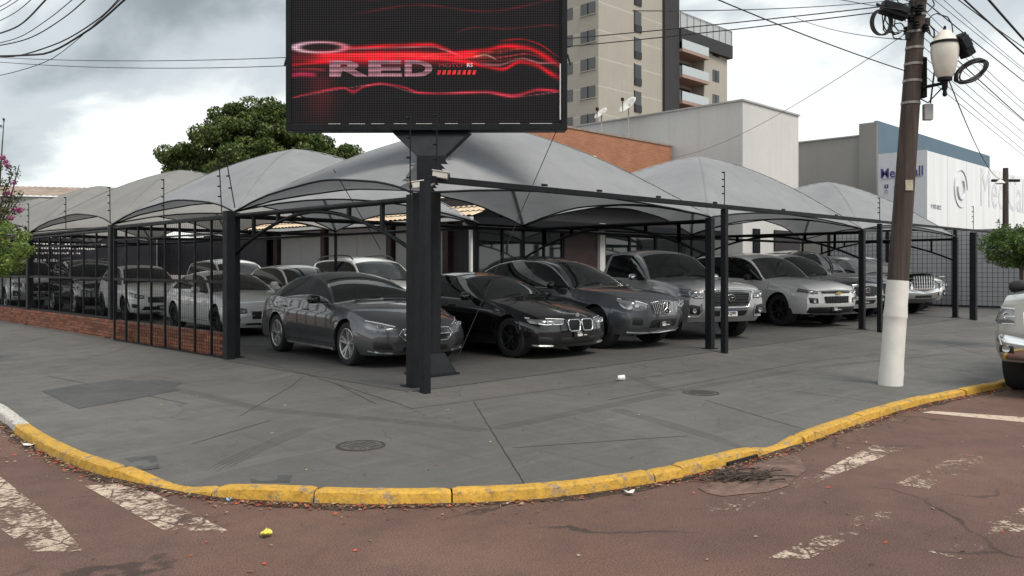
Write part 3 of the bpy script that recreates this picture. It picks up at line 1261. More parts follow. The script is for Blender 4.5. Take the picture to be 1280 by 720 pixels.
# ------------------------------------------------------------------ left fence, gate and brick plinth
def fence_panel(t, y0, y1, z0, z1, x, bars, mid=None, wire=(.085, .20), barw=.035):
    m = MB()
    for z in (z0, z1):
        m.bar((x, y0, z), (x, y1, z), .04, .045)
    m.build('rail', M_FRAME, t)
    if mid:
        m = MB()
        m.bar((x, y0, z1 - .26), (x, y1, z1 - .26), .028, .03)
        m.build('upper_rail', M_FRAME, t)
        m = MB()
        m.bar((x, y0, mid), (x, y1, mid), .04, .05)
        m.build('middle_rail', M_FRAME, t)
    for i in range(bars + 1):
        y = y0 + (y1 - y0) * i / bars
        m = MB()
        m.bar((x, y, z0), (x, y, z1), barw, .035)
        m.build('upright', M_FRAME, t)
    m = MB()
    n = int((y1 - y0) / wire[0])
    for i in range(1, n):
        y = y0 + (y1 - y0) * i / n
        m.bar((x + .012, y, z0), (x + .012, y, z1), .0032)
    n = int((z1 - z0) / wire[1])
    for i in range(1, n):
        z = z0 + (z1 - z0) * i / n
        m.bar((x + .018, y0, z), (x + .018, y1, z), .0032)
    m.build('wire_grid', M_FRAME, t)['kind'] = 'stuff'


t = thing('sliding_gate', 'black sliding gate with wire grid before the silver sedan', 'gate', (-.2, 5.0, -.04))
fence_panel(t, 4.65, 9.75, .0, 2.34, -.19, 8, 1.27)
for y in (4.65,):
    m = MB()
    m.box((-.19, y, 1.16), (.15, .15, 2.56))
    m.build('end_post', M_FRAME2, t, bevel=.006)
m = MB()
m.bar((-.19, 4.65, -.02), (-.19, 9.75, -.02), .06, .06)
m.build('bottom_channel', M_FRAME, t)
for i, (a, b, lab) in enumerate([(10.4, 16.4, 'black wire fence on the brick plinth before the black car'),
                                 (16.4, 22.4, 'black wire fence on the brick plinth behind the left bush'),
                                 (22.4, 28.4, 'black wire fence at the far left end of the brick plinth')]):
    t = thing('wire_fence', lab, 'fence', (0, a, .4), group='black fence panels along the left pavement')
    fence_panel(t, a + .08, b - .08, .42, 2.3, -.02, 7, 1.27)

t = thing('brick_plinth', 'low red brick wall under the black fence along the left pavement', 'brick wall', (0, 16, -.1))
m = MB()
m.box((0.01, 17.1, .14), (.15, 24.1, .50))
m.build('mortar_core', plain('brick_mortar', (.15, .115, .09), .9, var=.2), t)
m = MB()
rb = random.Random(8)
nr = 8
for r_ in range(nr):
    z = -.10 + (r_ + .5) * .062
    y = 5.06 + (.11 if r_ % 2 else 0)
    while y < 29.2:
        L = .205
        pro = rb.uniform(0, .006)
        m.box((-.072 - pro / 2, y + L / 2, z), (.02 + pro, L, .050))
        y += L + .014
t2 = NT('plinth_brick')
gi = t2.n('ShaderNodeNewGeometry')
bc = t2.ramp(gi.outputs['Random Per Island'], [(.1, (.17, .055, .030)), (.45, (.26, .088, .046)), (.8, (.34, .125, .066)), (1.0, (.24, .13, .09))])
bc = t2.mix(t2.ramp(t2.noise(1.4, 5), [(.45, 0.0), (.8, .5)]), bc, (.10, .06, .045))
t2.set(Base_Color=bc, Roughness=.85)
m.build('bricks', t2.m, t)['kind'] = 'stuff'

# ------------------------------------------------------------------ LED sign
SD = 11.75
sp = P(540, 335, SD)
t = thing('screen_sign', 'large LED screen glowing red on a dark steel column at the corner', 'sign', (sp.x, sp.y, 0))
bx_, by_ = sp.x, sp.y
ang = RAD(-45.6)
SR = Vector((math.cos(ang), math.sin(ang), 0))      # along the screen to the right
SN = Vector((-.7071, -.7071, 0))
SN = Vector((SR.y, -SR.x, 0))
if SN.dot(Vector((-1, -1, 0))) < 0:
    SN = -SN
pxm = SD / FPX
ctr = P(532.5, 335, SD)


def S(u, v, out=0.0):
    """point on the screen plane for photograph pixel (u, v)"""
    return Vector((ctr.x, ctr.y, CZ + (HOR - v) * pxm)) + SR * ((u - 532.5) * pxm) + SN * out


m = MB()
m.tube([(bx_, by_, .24), (bx_, by_, 3.05)], .125, 20)
m.build('column', M_FRAME2, t, smooth=50)
m = MB()
q = lambda w, z: [(bx_ - w, by_ - w, z), (bx_ + w, by_ - w, z), (bx_ + w, by_ + w, z), (bx_ - w, by_ + w, z)]
m.add(q(.25, .03) + q(.13, .30), [(0, 1, 5, 4), (1, 2, 6, 5), (2, 3, 7, 6), (3, 0, 4, 7), (4, 5, 6, 7), (0, 3, 2, 1)])
m.box((bx_, by_, .015), (.56, .56, .03))
m.build('base', M_FRAME2, t, bevel=.006)
m = MB()
top = [S(488, 163, -.06), S(588, 163, -.06), S(588, 163, -.36), S(488, 163, -.36)]
zb_ = CZ + (HOR - 196) * pxm
bot = [Vector((bx_, by_, zb_)) + SR * (sx * .2) + SN * (sy * .13) for sx, sy in ((-1, 1), (1, 1), (1, -1), (-1, -1))]
bot2 = [p - Vector((0, 0, .34)) for p in bot]
m.add(top + bot + bot2, [(0, 1, 5, 4), (1, 2, 6, 5), (2, 3, 7, 6), (3, 0, 4, 7), (0, 3, 2, 1), (4, 5, 9, 8), (5, 6, 10, 9), (6, 7, 11, 10), (7, 4, 8, 11), (8, 9, 10, 11)])
m.build('neck', M_FRAME2, t, bevel=.006)
V0, V1 = -68, 162
m = MB()
m.slab([S(358, V1, -.30), S(708, V1, -.30), S(708, V0, -.30), S(358, V0, -.30)], SN * .26)
m.build('cabinet', M_FRAME2, t, bevel=.008)
m = MB()
for a, b, c_, d in ((357, V1 - 7, 709, V1 + 1), (357, V0 - 1, 709, V0 + 7), (357, V0 + 7, 363.5, V1 - 7), (702, V0 + 7, 709, V1 - 7)):
    m.slab([S(a, b, -.045), S(c_, b, -.045), S(c_, d, -.045), S(a, d, -.045)], SN * .065)
m.build('frame', M_FRAME, t, bevel=.006)
m = MB()
m.slab([S(300 + 425, 178, -.3), S(725, 178, -.3), S(725, 178, -.3)], SN * .01) if False else None
for u0, u1 in ((410, 425), (436, 456), (464, 480), (492, 508), (520, 540), (556, 572), (590, 606), (624, 650), (662, 690)):
    m.slab([S(u0, 154.3, -.03), S(u1, 154.3, -.03), S(u1, 155.6, -.03), S(u0, 155.6, -.03)], SN * .03)  # white colour stands for light showing through the module slits
m.slab([S(699.6, 80, -.03), S(701, 80, -.03), S(701, 150, -.03), S(699.6, 150, -.03)], SN * .03)
m.build('light_gap', plain('white_edge_strip', (.7, .7, .68), .5, var=.05), t)
# the picture on the screen, as colours on a fine sheet
NU, NV = 340, 224
uu = np.linspace(363.5, 702, NU)
vv = np.linspace(V0 + 7, V1 - 7, NV)
U, Vv = np.meshgrid(uu, vv)
ZX, ZY = (U - 360) * 3.657, (Vv - 30) * 3.657
img = np.zeros((NV, NU, 3)) + np.array([.012, .011, .012])


def streak(keys, w, col, amp=1.0, x0=None, x1=None, soft=60.0):
    yc = pchip(keys, ZX)
    ww = pchip(w, ZX) if hasattr(w, '__len__') else w
    ww = ww * .8
    a = np.exp(-np.abs((ZY - yc) / ww) ** 1.5)
    x0_ = keys[0][0] if x0 is None else x0
    x1_ = keys[-1][0] if x1 is None else x1
    e_ = np.clip((ZX - x0_) / soft, 0, 1) * np.clip((x1_ - ZX) / soft, 0, 1)
    fl = .75 + .25 * np.sin(ZX * .031 + keys[0][1])
    global img
    img = img + (amp * a * e_ * fl)[..., None] * np.array(col)


RED = (1.0, .0, .012)
PNK = (1.0, .30, .34)
streak([(240, 108), (460, 97), (650, 92), (720, 112), (780, 140), (900, 142)], 7, RED, 1.0)
streak([(240, 110), (460, 106), (650, 102), (740, 125), (800, 148)], 3, PNK, .6)
streak([(100, 140), (300, 138), (500, 135), (640, 140), (760, 148), (880, 140)], 11, RED, 1.0)
streak([(60, 165), (300, 160), (500, 158), (660, 156), (800, 172), (900, 190)], 9, RED, .75)
streak([(640, 140), (780, 128), (900, 118), (1000, 100), (1090, 108), (1170, 145), (1250, 195)], [(640, 4), (1000, 9), (1250, 14)], RED, 1.1, soft=90)
streak([(840, 150), (900, 140), (960, 165)], 3, (1, .6, .4), .6, soft=20)
streak([(800, 165), (900, 192), (980, 205), (1060, 172), (1130, 185), (1200, 225), (1250, 250)], [(800, 5), (1100, 8), (1250, 12)], RED, 1.0)
streak([(850, 180), (960, 186), (1070, 158), (1160, 178), (1250, 176)], 4, PNK, .5)
streak([(960, 78), (1060, 68), (1140, 88), (1250, 160)], 3, RED, .55)
streak([(10, 335), (140, 305), (250, 290), (295, 306), (350, 282), (420, 271), (520, 285), (600, 312), (700, 316), (900, 310), (1030, 328), (1150, 300), (1250, 308)],
       [(10, 2), (250, 4), (295, 8), (340, 4), (700, 4), (1030, 7), (1250, 5)], (1, .03, .08), .85, soft=30)
streak([(10, 336), (250, 293), (420, 273), (600, 314), (900, 312), (1030, 331), (1250, 308)], 1.6, PNK, .35, soft=30)
streak([(0, 185), (80, 178), (170, 170), (260, 188)], 6, RED, .8, soft=30)
streak([(0, 232), (60, 226), (135, 230)], 9, (.8, .03, .12), .7, soft=25)
streak([(0, 205), (90, 203), (180, 208)], 5, (.6, .03, .05), .6, soft=25)
streak([(760, 40), (850, 15), (1000, 20), (1200, 5), (1260, 8)], 3, (.5, .02, .03), .3)
streak([(300, -50), (600, -90), (900, -60), (1250, -120)], 5, (.8, .02, .04), .12)
streak([(0, -160), (400, -120), (800, -180), (1250, -140)], 7, (.9, .02, .04), .15)
el = np.sqrt(((ZX - 145) / 128) ** 2 + ((ZY - 103) / 26) ** 2)
ring = np.exp(-((el - .9) / .16) ** 2)
lf = np.clip((300 - ZX) / 280, 0, 1)
img += ring[..., None] * (np.array([.55, .10, .13]) + lf[..., None] * np.array([.25, .40, .45]))
gl = np.exp(-((ZX - 150) / 60) ** 2) * np.clip((ZY - 200) / 60, 0, 1) * np.clip((480 - ZY) / 150, 0, 1)
img += gl[..., None] * np.array([.05, .002, .003])
wash = np.exp(-((ZX - 420) / 330) ** 2) * np.exp(-((ZY - 152) / 26) ** 2)
img += wash[..., None] * np.array([.42, .006, .012])
rs = random.Random(17)
for i in range(16):
    o_ = rs.uniform(-14, 14)
    streak([(60, 150 + o_), (300, 145 + o_ * .8), (520, 140 + o_ * .6), (660, 146 + o_), (800, 150 + o_ * 1.5), (950, 150 + 2 * o_), (1080, 135 + 2 * o_), (1250, 195 + 2.2 * o_)],
           1.4, (1, rs.uniform(0, .12), rs.uniform(0, .12)), rs.uniform(.15, .5), x0=rs.uniform(0, 500), x1=rs.uniform(800, 1300), soft=150)
img = np.clip(img, 0, 1.1)
verts = []
faces = []
for j in range(NV):
    for i in range(NU):
        p = S(uu[i], vv[j], -.028)
        verts.append((p.x - bx_, p.y - by_, p.z))
faces = [(j * NU + i, j * NU + i + 1, (j + 1) * NU + i + 1, (j + 1) * NU + i) for j in range(NV - 1) for i in range(NU - 1)]
me = bpy.data.meshes.new('screen')
me.from_pydata(verts, [], faces)
ca = me.color_attributes.new('picture', 'FLOAT_COLOR', 'POINT')
buf = np.ones((NV * NU, 4))
buf[:, :3] = img.reshape(-1, 3)
ca.data.foreach_set('color', buf.ravel())


def led_mat(name, col=None, gain=1.0, stripes=False):
    k = NT(name)
    sx = k.n('ShaderNodeVectorMath', operation='DOT_PRODUCT')
    k.l(k.pos(), sx.inputs[0])
    sx.inputs[1].default_value = SR
    sz = k.n('ShaderNodeSeparateXYZ')
    k.l(k.pos(), sz.inputs[0])
    pit = .034
    gx = k.math('SINE', k.math('MULTIPLY', sx.outputs['Value'], 2 * math.pi / pit))
    gz = k.math('SINE', k.math('MULTIPLY', sz.outputs['Z'], 2 * math.pi / pit))
    d = k.math('ADD', k.math('MULTIPLY', gx, .5), k.math('MULTIPLY', gz, .5))
    d = k.math('ADD', k.math('MULTIPLY', d, .55), .85)
    if col is None:
        at = k.n('ShaderNodeVertexColor', layer_name='picture')
        src = at.outputs['Color']
        base = k.ramp(k.math('MULTIPLY', k.math('ADD', gx, gz), .5), [(.2, (.003, .003, .003)), (.8, (.014, .013, .013))])
    else:
        src = k.ramp(k.noise(6.0, 3), [(.3, tuple(c * .55 for c in col)), (.7, col)])
        base = (.02, .02, .02)
        if stripes:
            st = k.math('SINE', k.math('MULTIPLY', sz.outputs['Z'], 2 * math.pi / .068))
            d = k.math('MULTIPLY', d, k.math('ADD', k.math('MULTIPLY', st, .4), .75))
    k.set(Base_Color=base, Roughness=.8, Specular_IOR_Level=.12, Emission_Color=src)
    k.set(Emission_Strength=k.math('MULTIPLY', d, gain))
    return k.m


scr = finish('screen', me, led_mat('led_picture', None, .58), t)
WLOC[scr] = Vector((bx_, by_, 0))
scr['label'] = 'dark LED face showing red light streaks'
mR = led_mat('led_letters', (.55, .24, .30), .55, True)
mR2 = led_mat('led_red_blocks', (.95, .03, .03), .65)
mR3 = led_mat('led_dim_red', (.35, .02, .04), .8)
tb = Vector((bx_, by_, 0))
for ch, u, wx in (('R', 436, 50), ('E', 481, 42), ('D', 523, 35)):
    o = textmesh('letter', ch, .30, mR, scr, frame_mtx(S(u, 85.2, -.024) - tb, SR, (0, 0, 1)), .001, bold=.012, fit=(wx * pxm, 20.5 * pxm))
for i in range(8):
    u = 546 + i * 6.3
    m = MB()
    m.slab([S(u, 93, -.026), S(u + 3.8, 93, -.026), S(u + 5.2, 87.5, -.026), S(u + 1.4, 87.5, -.026)], SN * .002)
    m.build('red_block', mR2, scr)
textmesh('small_letters', 'MOTO', .075, mR3, scr, frame_mtx(S(563, 81.5, -.024) - tb, SR, (0, 0, 1)), .001, 1.5)
textmesh('small_letters', 'RS', .075, led_mat('led_pale', (.8, .6, .6), .9), scr, frame_mtx(S(587, 81.2, -.024) - tb, SR, (0, 0, 1)), .001, 1.1)
# feed cable hooks on the frame sides
for u in (356, 710):
    m = MB()
    m.tube([S(u, 66 + 14 * math.sin(a * .3), -.1 + .0 * a) + SR * (math.sin(a * .314) * (.04 if u > 500 else -.04)) for a in range(11)], .012, 6)
    m.build('cable_loop', M_WIRE, t)


# two security cameras on the corner post
def seccam(u, v, D, yaw, label):
    c = P(u, v, D)
    t_ = thing('security_camera', label, 'camera', c, yaw, group='white cameras on the corner post')
    m_ = MB()
    m_.box((0, 0, 0), (.20, .085, .075), rot=Matrix.Rotation(RAD(10), 3, 'Y'))
    m_.build('housing', M_CAMW, t_, local=True, bevel=.012)
    m_ = MB()
    m_.box((.015, 0, .045), (.23, .10, .012), rot=Matrix.Rotation(RAD(10), 3, 'Y'))
    m_.build('sun_hood', M_CAMW, t_, local=True, bevel=.004)
    m_ = MB()
    m_.lathe([(.032, .10), (.032, .112), (.024, .114), (.022, .108)], 16, (0, 0, -.018), axis='X')
    m_.build('lens', M_GLOSSB, t_, local=True, smooth=40)
    m_ = MB()
    m_.tube([(-.06, 0, -.03), (-.09, 0, -.10), (-.13, .02, -.12)], .014, 8)
    m_.build('bracket', M_CAMW, t_, local=True)


M_CAMW = plain('camera_white', (.62, .60, .55), .5, var=.08)
seccam(523, 231, 10.35, RAD(165), 'white camera pointing left on the corner post under the screen')
seccam(551, 219, 10.2, RAD(-60), 'white camera pointing right on the corner post under the screen')
# stay cables
for nm, a, b in (('thin stay cable from the column base up past the black sedan', P(570, 452, 11.6), P(697, 160, 11.9)),
                 ('thin stay cable hanging down across the left canopy edge', P(417, 212, 12.6), P(476, 312, 13.2))):
    m = MB()
    m.tube([a, b], .006, 6)
    tag(m.build('stay_cable', M_WIRE), nm, 'cable', 'stay cables')
# ------------------------------------------------------------------ showroom behind the cars
M_GREYWALL = m_plaster('grey_wall_panel', (.38, .38, .375), .25)
M_DARKWALL = m_plaster('dark_wall', (.045, .043, .045), .2)
M_WHITEWALL = m_plaster('white_wall', (.60, .60, .58), .35)
M_SHOPGLASS = m_glass('shopfront_glass', (.014, .020, .020), .04)
SX, SY = 8.6, 8.2
sh = thing('showroom', 'low showroom with tiled roof, glass front and brown columns behind the cars', 'building', (SX, SY, 0))


def part(name, mat, parent, boxes, bevel=None, smooth=None):
    m_ = MB()
    for c_, s_ in boxes:
        m_.box(c_, s_)
    return m_.build(name, mat, parent, bevel=bevel, smooth=smooth)


def bx(x0, x1, y0, y1, z0, z1):
    return (((x0 + x1) / 2, (y0 + y1) / 2, (z0 + z1) / 2), (abs(x1 - x0), abs(y1 - y0), abs(z1 - z0)))


part('wall', M_DARKWALL, sh, [bx(SX + .12, 20.4, SY + .12, 25, 0, 3.4)])
# long side: grey panels between brown columns
for a, b in ((9.55, 11.85), (12.25, 15.5), (15.9, 18.6)):
    part('wall_panel', M_GREYWALL, sh, [bx(SX + .05, SX + .11, a, (a + b) / 2 - .01, .05, 2.75)])
    part('wall_panel', M_GREYWALL, sh, [bx(SX + .05, SX + .11, (a + b) / 2 + .01, b, .05, 2.75)])
for y in (9.42, 12.05, 15.7, 18.8, 22):
    part('column', M_BROWNCOL, sh, [bx(SX - .08, SX + .12, y - .12, y + .12, 0, 2.8)], .01)
# street side: glazed bays with mullions, brown wall, dark doors
for a, b in ((8.75, 9.6), (9.64, 10.45), (10.49, 11.3), (11.34, 12.1)):
    part('window', M_SHOPGLASS, sh, [bx(a, b, SY + .06, SY + .10, .35, 2.62)])
for x in (8.68, 9.62, 10.47, 11.32, 12.12):
    part('mullion', M_FRAME, sh, [bx(x - .03, x + .03, SY + .02, SY + .118, .05, 2.7)])
part('sill', M_FRAME, sh, [bx(8.65, 12.15, SY + .03, SY + .11, .25, .34)])
part('transom', M_FRAME, sh, [bx(10.5, 12.1, SY + .03, SY + .116, 1.62, 1.69)])
part('brown_panel', M_BROWNCOL, sh, [bx(12.2, 13.75, SY + .02, SY + .115, 0, 2.85)])
part('white_pilaster', M_WHITEWALL, sh, [bx(13.8, 14.05, SY - .06, SY + .115, 0, 2.9)])
for a, b in ((14.2, 15.4), (15.5, 16.8), (17.0, 18.3), (18.4, 20.2)):
    part('door', M_SHOPGLASS, sh, [bx(a, b, SY + .05, SY + .10, .02, 2.5)])
for x in (14.14, 15.45, 16.9, 18.35, 20.28):
    part('door_frame', M_FRAME, sh, [bx(x - .045, x + .045, SY + .02, SY + .116, 0, 2.6)])
m = MB()
m.tube([(SX - .30, SY - .1, .0), (SX - .30, SY - .1, 2.5), (SX - .55, SY - .1, 2.7)], .055, 10)
m.build('downpipe', plain('white_pipe', (.66, .66, .64), .5, var=.08), sh, smooth=50)
part('reflection_blocker', M_DARKWALL, sh, [bx(9.6, 20.4, SY - .02, SY + .11, 2.86, 4.5)])  # added wall, hides the orange parapet from the bonnet reflections
part('gutter', plain('gutter_white', (.55, .55, .53), .5, var=.1), sh, [bx(SX - .78, SX - .66, SY - .6, 24.4, 2.74, 2.83)])
part('fascia', M_FRAME, sh, [bx(SX - .6, 20.3, SY - .5, SY - .42, 2.66, 2.85)])
part('soffit', M_DARKWALL, sh, [bx(SX - .62, 20.3, SY - .40, SY + .10, 2.76, 2.80)])
# pan tiles, modelled as ribbed courses
tiles = MB()
ny = int((24.4 - (SY - .6)) / .045)
for r_ in range(14):
    xa = SX - .72 + r_ * .36
    rows = []
    for k_ in (0, 1):
        x = xa + k_ * .40
        z0_ = 2.83 + (x - (SX - .72)) * .40 + (.030 if k_ == 0 else .0)
        rows.append([(x, SY - .6 + j * .045, z0_ + .035 * abs(math.sin(j * math.pi / 5))) for j in range(ny)])
    tiles.grid(rows)
tt = NT('clay_roof_tile')
tcx = tt.noise(3.5, 5, .6)
tt.set(Base_Color=tt.ramp(tcx, [(.3, (.44, .33, .22)), (.5, (.58, .45, .31)), (.7, (.68, .55, .40))]), Roughness=.8)
tiles.build('roof_tiles', tt.m, sh, smooth=50, fix=False)['kind'] = 'stuff'
part('roof_deck', M_DARKWALL, sh, [bx(SX + .2, 20.4, SY - .3, 24.5, 3.42, 3.5)])

# brick parapet rising behind the main canopy
bp = thing('brick_parapet', 'orange brick parapet wall between the screen and the white warehouse', 'wall', (16, 10, 3.4))
part('wall', m_brick('orange_brick', (.42, .17, .085), (.34, .125, .065), (.36, .24, .17)), bp, [bx(10.5, 20.45, 10.0, 10.22, 4.7, 6.18)])
part('lower_wall', M_DARKWALL, bp, [bx(10.5, 20.45, 10.02, 10.2, 3.5, 4.7)])  # dark stretch added so less orange brick mirrors in the cars
part('coping', plain('cement_coping', (.30, .24, .20), .9, var=.2), bp, [bx(10.45, 20.5, 9.97, 10.26, 6.18, 6.24)])

# white warehouse
M_WARE = m_plaster('warehouse_white', (.60, .595, .575), .35)
wh = thing('warehouse', 'plain off-white warehouse block behind the right canopies', 'building', (20.6, 7.05, 0))
part('wall', M_WARE, wh, [bx(20.6, 24.95, 7.05, 24, 0, 7.55)])
part('coping', plain('grey_coping', (.40, .40, .39), .7, var=.1), wh, [bx(20.55, 25.0, 7.0, 24.05, 7.55, 7.61)])
part('column', M_FRAME, wh, [bx(21.3, 21.76, 6.98, 7.04, 0, 2.95)])
part('dark_panel', M_DARKWALL, wh, [bx(22.9, 24.94, 6.98, 7.04, 0, 2.95)])  # plain dark panel over the lower front


def dish(u, v, D, rad, yaw, tilt, label):
    c = P(u, v, D)
    t_ = thing('satellite_dish', label, 'satellite dish', c, group='dishes on the roof behind the brick parapet')
    R_ = Matrix.Rotation(yaw, 3, 'Z') @ Matrix.Rotation(tilt, 3, 'Y')
    m_ = MB()
    m_.lathe([(0.001, .0), (rad * .4, .03 * rad / .4), (rad * .75, .13 * rad), (rad, .25 * rad)], 24, cap=False)
    m_.v = [tuple(R_ @ Vector(p)) for p in m_.v]
    m_.build('reflector', plain('dish_white', (.66, .64, .60), .5, var=.08), t_, local=True, smooth=60, solid=.02)
    m_ = MB()
    tip = R_ @ Vector((0, 0, rad * .95))
    m_.tube([R_ @ Vector((rad * .9, 0, rad * .2)), tip], .02, 6)
    m_.box(tip, (.09, .09, .12))
    m_.build('feed_arm', M_FRAME2, t_, local=True)
    m_ = MB()
    m_.tube([(0, 0, -.02), (.05, .05, -rad * 1.2), (.05, .05, -1.9)], .03, 6)
    m_.build('mast', M_ALU, t_, local=True)


dish(752, 143, 33, .30, RAD(165), RAD(48), 'smaller satellite dish on the left, on the roof edge')
dish(786, 133, 33, .42, RAD(165), RAD(52), 'larger satellite dish on the right, tilted up at the roof edge')

# grey block with a blue parapet, further right
gb = thing('grey_block', 'grey building with a blue parapet behind the white panel sign', 'building', (32, 6.8, 0))
part('wall', m_plaster('grey_render', (.33, .315, .295), .3), gb, [bx(32.05, 49, 6.86, 30, 0, 7.6)])
part('parapet', m_plaster('blue_grey_panel', (.135, .205, .265), .2), gb, [bx(32, 49, 6.7, 6.85, 5.0, 8.22)])
part('corner_return', m_plaster('grey_render2', (.28, .27, .255), .3), gb, [bx(31.9, 32.04, 6.7, 7.5, 0, 8.15)])
part('coping', M_GREYWALL, gb, [bx(31.98, 49, 7.55, 30, 7.6, 7.66)])

# white panel-clad front with lettering
M_PANEL = NT('glossy_white_panel')
_s = M_PANEL.noise(1.0, 5, .6, M_PANEL.mapping((1.5, 1.5, .15)))
M_PANEL.set(Base_Color=M_PANEL.ramp(_s, [(.35, (.60, .61, .62)), (.7, (.72, .73, .73))]), Roughness=.12, Specular_IOR_Level=.6, Coat_Weight=.6)
M_PANEL.bump(M_PANEL.noise(.9, 3, .5), .25, .05)
M_PANEL = M_PANEL.m
cs = thing('clinic_front', 'glossy white panelled clinic front with purple lettering at the right edge', 'building', (28, 3.3, 3))
for i in range(8):
    x0_ = 28.0 + i * 2.45
    part('panel', M_PANEL, cs, [bx(x0_ + .012, x0_ + 2.438, 3.25, 3.42, 3.10, 6.12)], .01)
part('panel', m_plaster('matt_white_panel', (.60, .61, .64), .1), cs, [bx(27.96, 28.0, 3.22, 5.1, 3.05, 6.14)])
part('core', M_DARKWALL, cs, [bx(28.02, 47.5, 3.44, 5.05, 2.95, 6.0)])
part('soffit', M_FRAME, cs, [bx(27.9, 47.5, 2.7, 6.6, 2.84, 2.94)])
part('lower_wall', m_plaster('clinic_lower', (.30, .31, .32), .3), cs, [bx(28.4, 47.5, 4.6, 6.6, 0, 2.84)])
M_PURP = plain('purple_letter', (.05, .04, .22), .5, var=.1)
M_PURPL = plain('pale_purple_letter', (.60, .60, .655), .3, var=.12, scale=2)
M_GREYL = plain('grey_letter', (.28, .29, .34), .5, var=.08)
ct = Vector((28, 3.3, 3))


def onleft(u, v):      # on the panel facing -x at x = 27.96
    r_ = (u - 640) / FPX
    a = 27.955 - CX
    b = a * (1 - r_) / (1 + r_)
    D = (a + b) * .70711
    return Vector((27.95, CY + b, CZ + (HOR - v) / FPX * D))


def onright(u, v):      # on the panels facing -y at y = 3.25
    r_ = (u - 640) / FPX
    b = 3.25 - CY
    a = b * (1 + r_) / (1 - r_)
    D = (a + b) * .70711
    return Vector((CX + a, 3.246, CZ + (HOR - v) / FPX * D))


LX = (0, -1, 0)
textmesh('letters', 'MediCall', .42, M_PURP, cs, frame_mtx(onleft(1127, 215) - ct, LX, (0, 0, 1)), .004, bold=.006, fit=(1.62, .40))
part('underline', M_GREYL, cs, [((27.95, onleft(1127, 222).y, onleft(1127, 222).z), (.01, 1.55, .025))])
part('logo', M_PURP, cs, [((27.95, onleft(1108, 233).y, onleft(1108, 233).z), (.01, .15, .15))])
textmesh('letters', 'f', .14, M_WHITE, cs, frame_mtx(onleft(1108, 233) - ct + Vector((-.008, 0, 0)), LX, (0, 0, 1)), .004)
textmesh('letters', '@medicall', .19, M_GREYL, cs, frame_mtx(onleft(1130, 233) - ct, LX, (0, 0, 1)), .006, 1.0)
m = MB()
c_ = onleft(1108, 239.5)
m.tube([(27.945, c_.y + .06 * math.cos(a * .524), c_.z + .06 * math.sin(a * .524)) for a in range(12)], .012, 6, closed=True)
m.build('logo', M_GREYL, cs)
textmesh('letters', '@medicall', .19, M_GREYL, cs, frame_mtx(onleft(1130, 239) - ct, LX, (0, 0, 1)), .006, 1.0)
textmesh('letters', 'MediCall', 1.75, M_PURPL, cs, frame_mtx(onright(1256, 240) - ct, (1, 0, 0), (0, 0, 1)), .003, fit=(7.6, 1.75))
textmesh('letters', '9 9782-8822', .25, M_GREYL, cs, frame_mtx(onright(1170, 259) - ct, (1, 0, 0), (0, 0, 1)), .006, .95)
m = MB()
c_ = onright(1201, 236)
m.tube([(c_.x + .85 * math.cos(a * .2856), 3.25, c_.z + .80 * math.sin(a * .2856)) for a in range(19)], .035, 6)
m.tube([(c_.x + .45 * math.cos(a * .2856 + 3), 3.25, c_.z + .45 * math.sin(a * .2856 + 3)) for a in range(16)], .06, 6)
m.build('logo', M_PURPL, cs, smooth=60)

# boundary wall with wire grid at the right end of the lot
bw = thing('boundary_wall', 'grey end wall with black wire grid at the right end of the lot', 'wall', (27.8, 4, 0))
part('wall', m_plaster('pale_grey_wall', (.44, .45, .46), .3), bw, [bx(27.7, 27.88, -.4, 7.0, 0, 2.95)])
m = MB()
for i in range(0, 43):
    y = -.4 + i * .175
    m.bar((27.62, y, .1), (27.62, y, 2.9), .012)
for i in range(0, 17):
    z = .1 + i * .175
    m.bar((27.61, -.4, z), (27.61, 7, z), .012)
m.build('wire_grid', M_FRAME, bw)['kind'] = 'stuff'
for y in (-.4, 2.1, 4.6, 7.0):
    part('post', M_FRAME, bw, [bx(27.56, 27.66, y - .05, y + .05, 0, 3.0)])
part('rail', M_FRAME, bw, [bx(27.56, 27.64, -.4, 7, .04, .09)])
ef = thing('end_fence', 'black barred fence beyond the double post, behind the round bush', 'fence', (24, -.6, 0))
for i in range(14):
    x = 28.0 + i * 1.0
    part('upright', M_FRAME, ef, [bx(x - .03, x + .03, -.62, -.56, 0, 2.5)])
part('rail', M_FRAME, ef, [bx(28, 41.1, -.62, -.56, 2.42, 2.5)])
part('rail', M_FRAME, ef, [bx(28, 41.1, -.62, -.56, .1, .17)])
part('wall', m_plaster('side_wall', (.30, .31, .32), .3), ef, [bx(28.2, 41, 1.5, 1.7, 0, 2.4)])

# ------------------------------------------------------------------ apartment tower
TW = thing('apartment_tower', 'tall beige apartment tower with balconies rising above the warehouse', 'building', (62, 46, 0))
M_BEIGE = m_plaster('beige_render', (.40, .38, .33), .3)
M_BEIGE2 = m_plaster('beige_render_joints', (.40, .38, .33), .3, panel=2.9)
M_DKGREY = m_plaster('charcoal_render', (.050, .050, .055), .2)
M_WIN = m_glass('flat_window_glass', (.018, .020, .024), .08)
TX, TY = 60.6, 46.2
F0 = .9
FH = 2.9


def tw_x(u):     # x on the face y = TY
    r_ = (u - 640) / FPX
    b = TY - CY
    return CX + b * (1 + r_) / (1 - r_)


def tw_y(u):     # y on the face x = TX
    r_ = (u - 640) / FPX
    a = TX - CX
    return CY + a * (1 - r_) / (1 + r_)


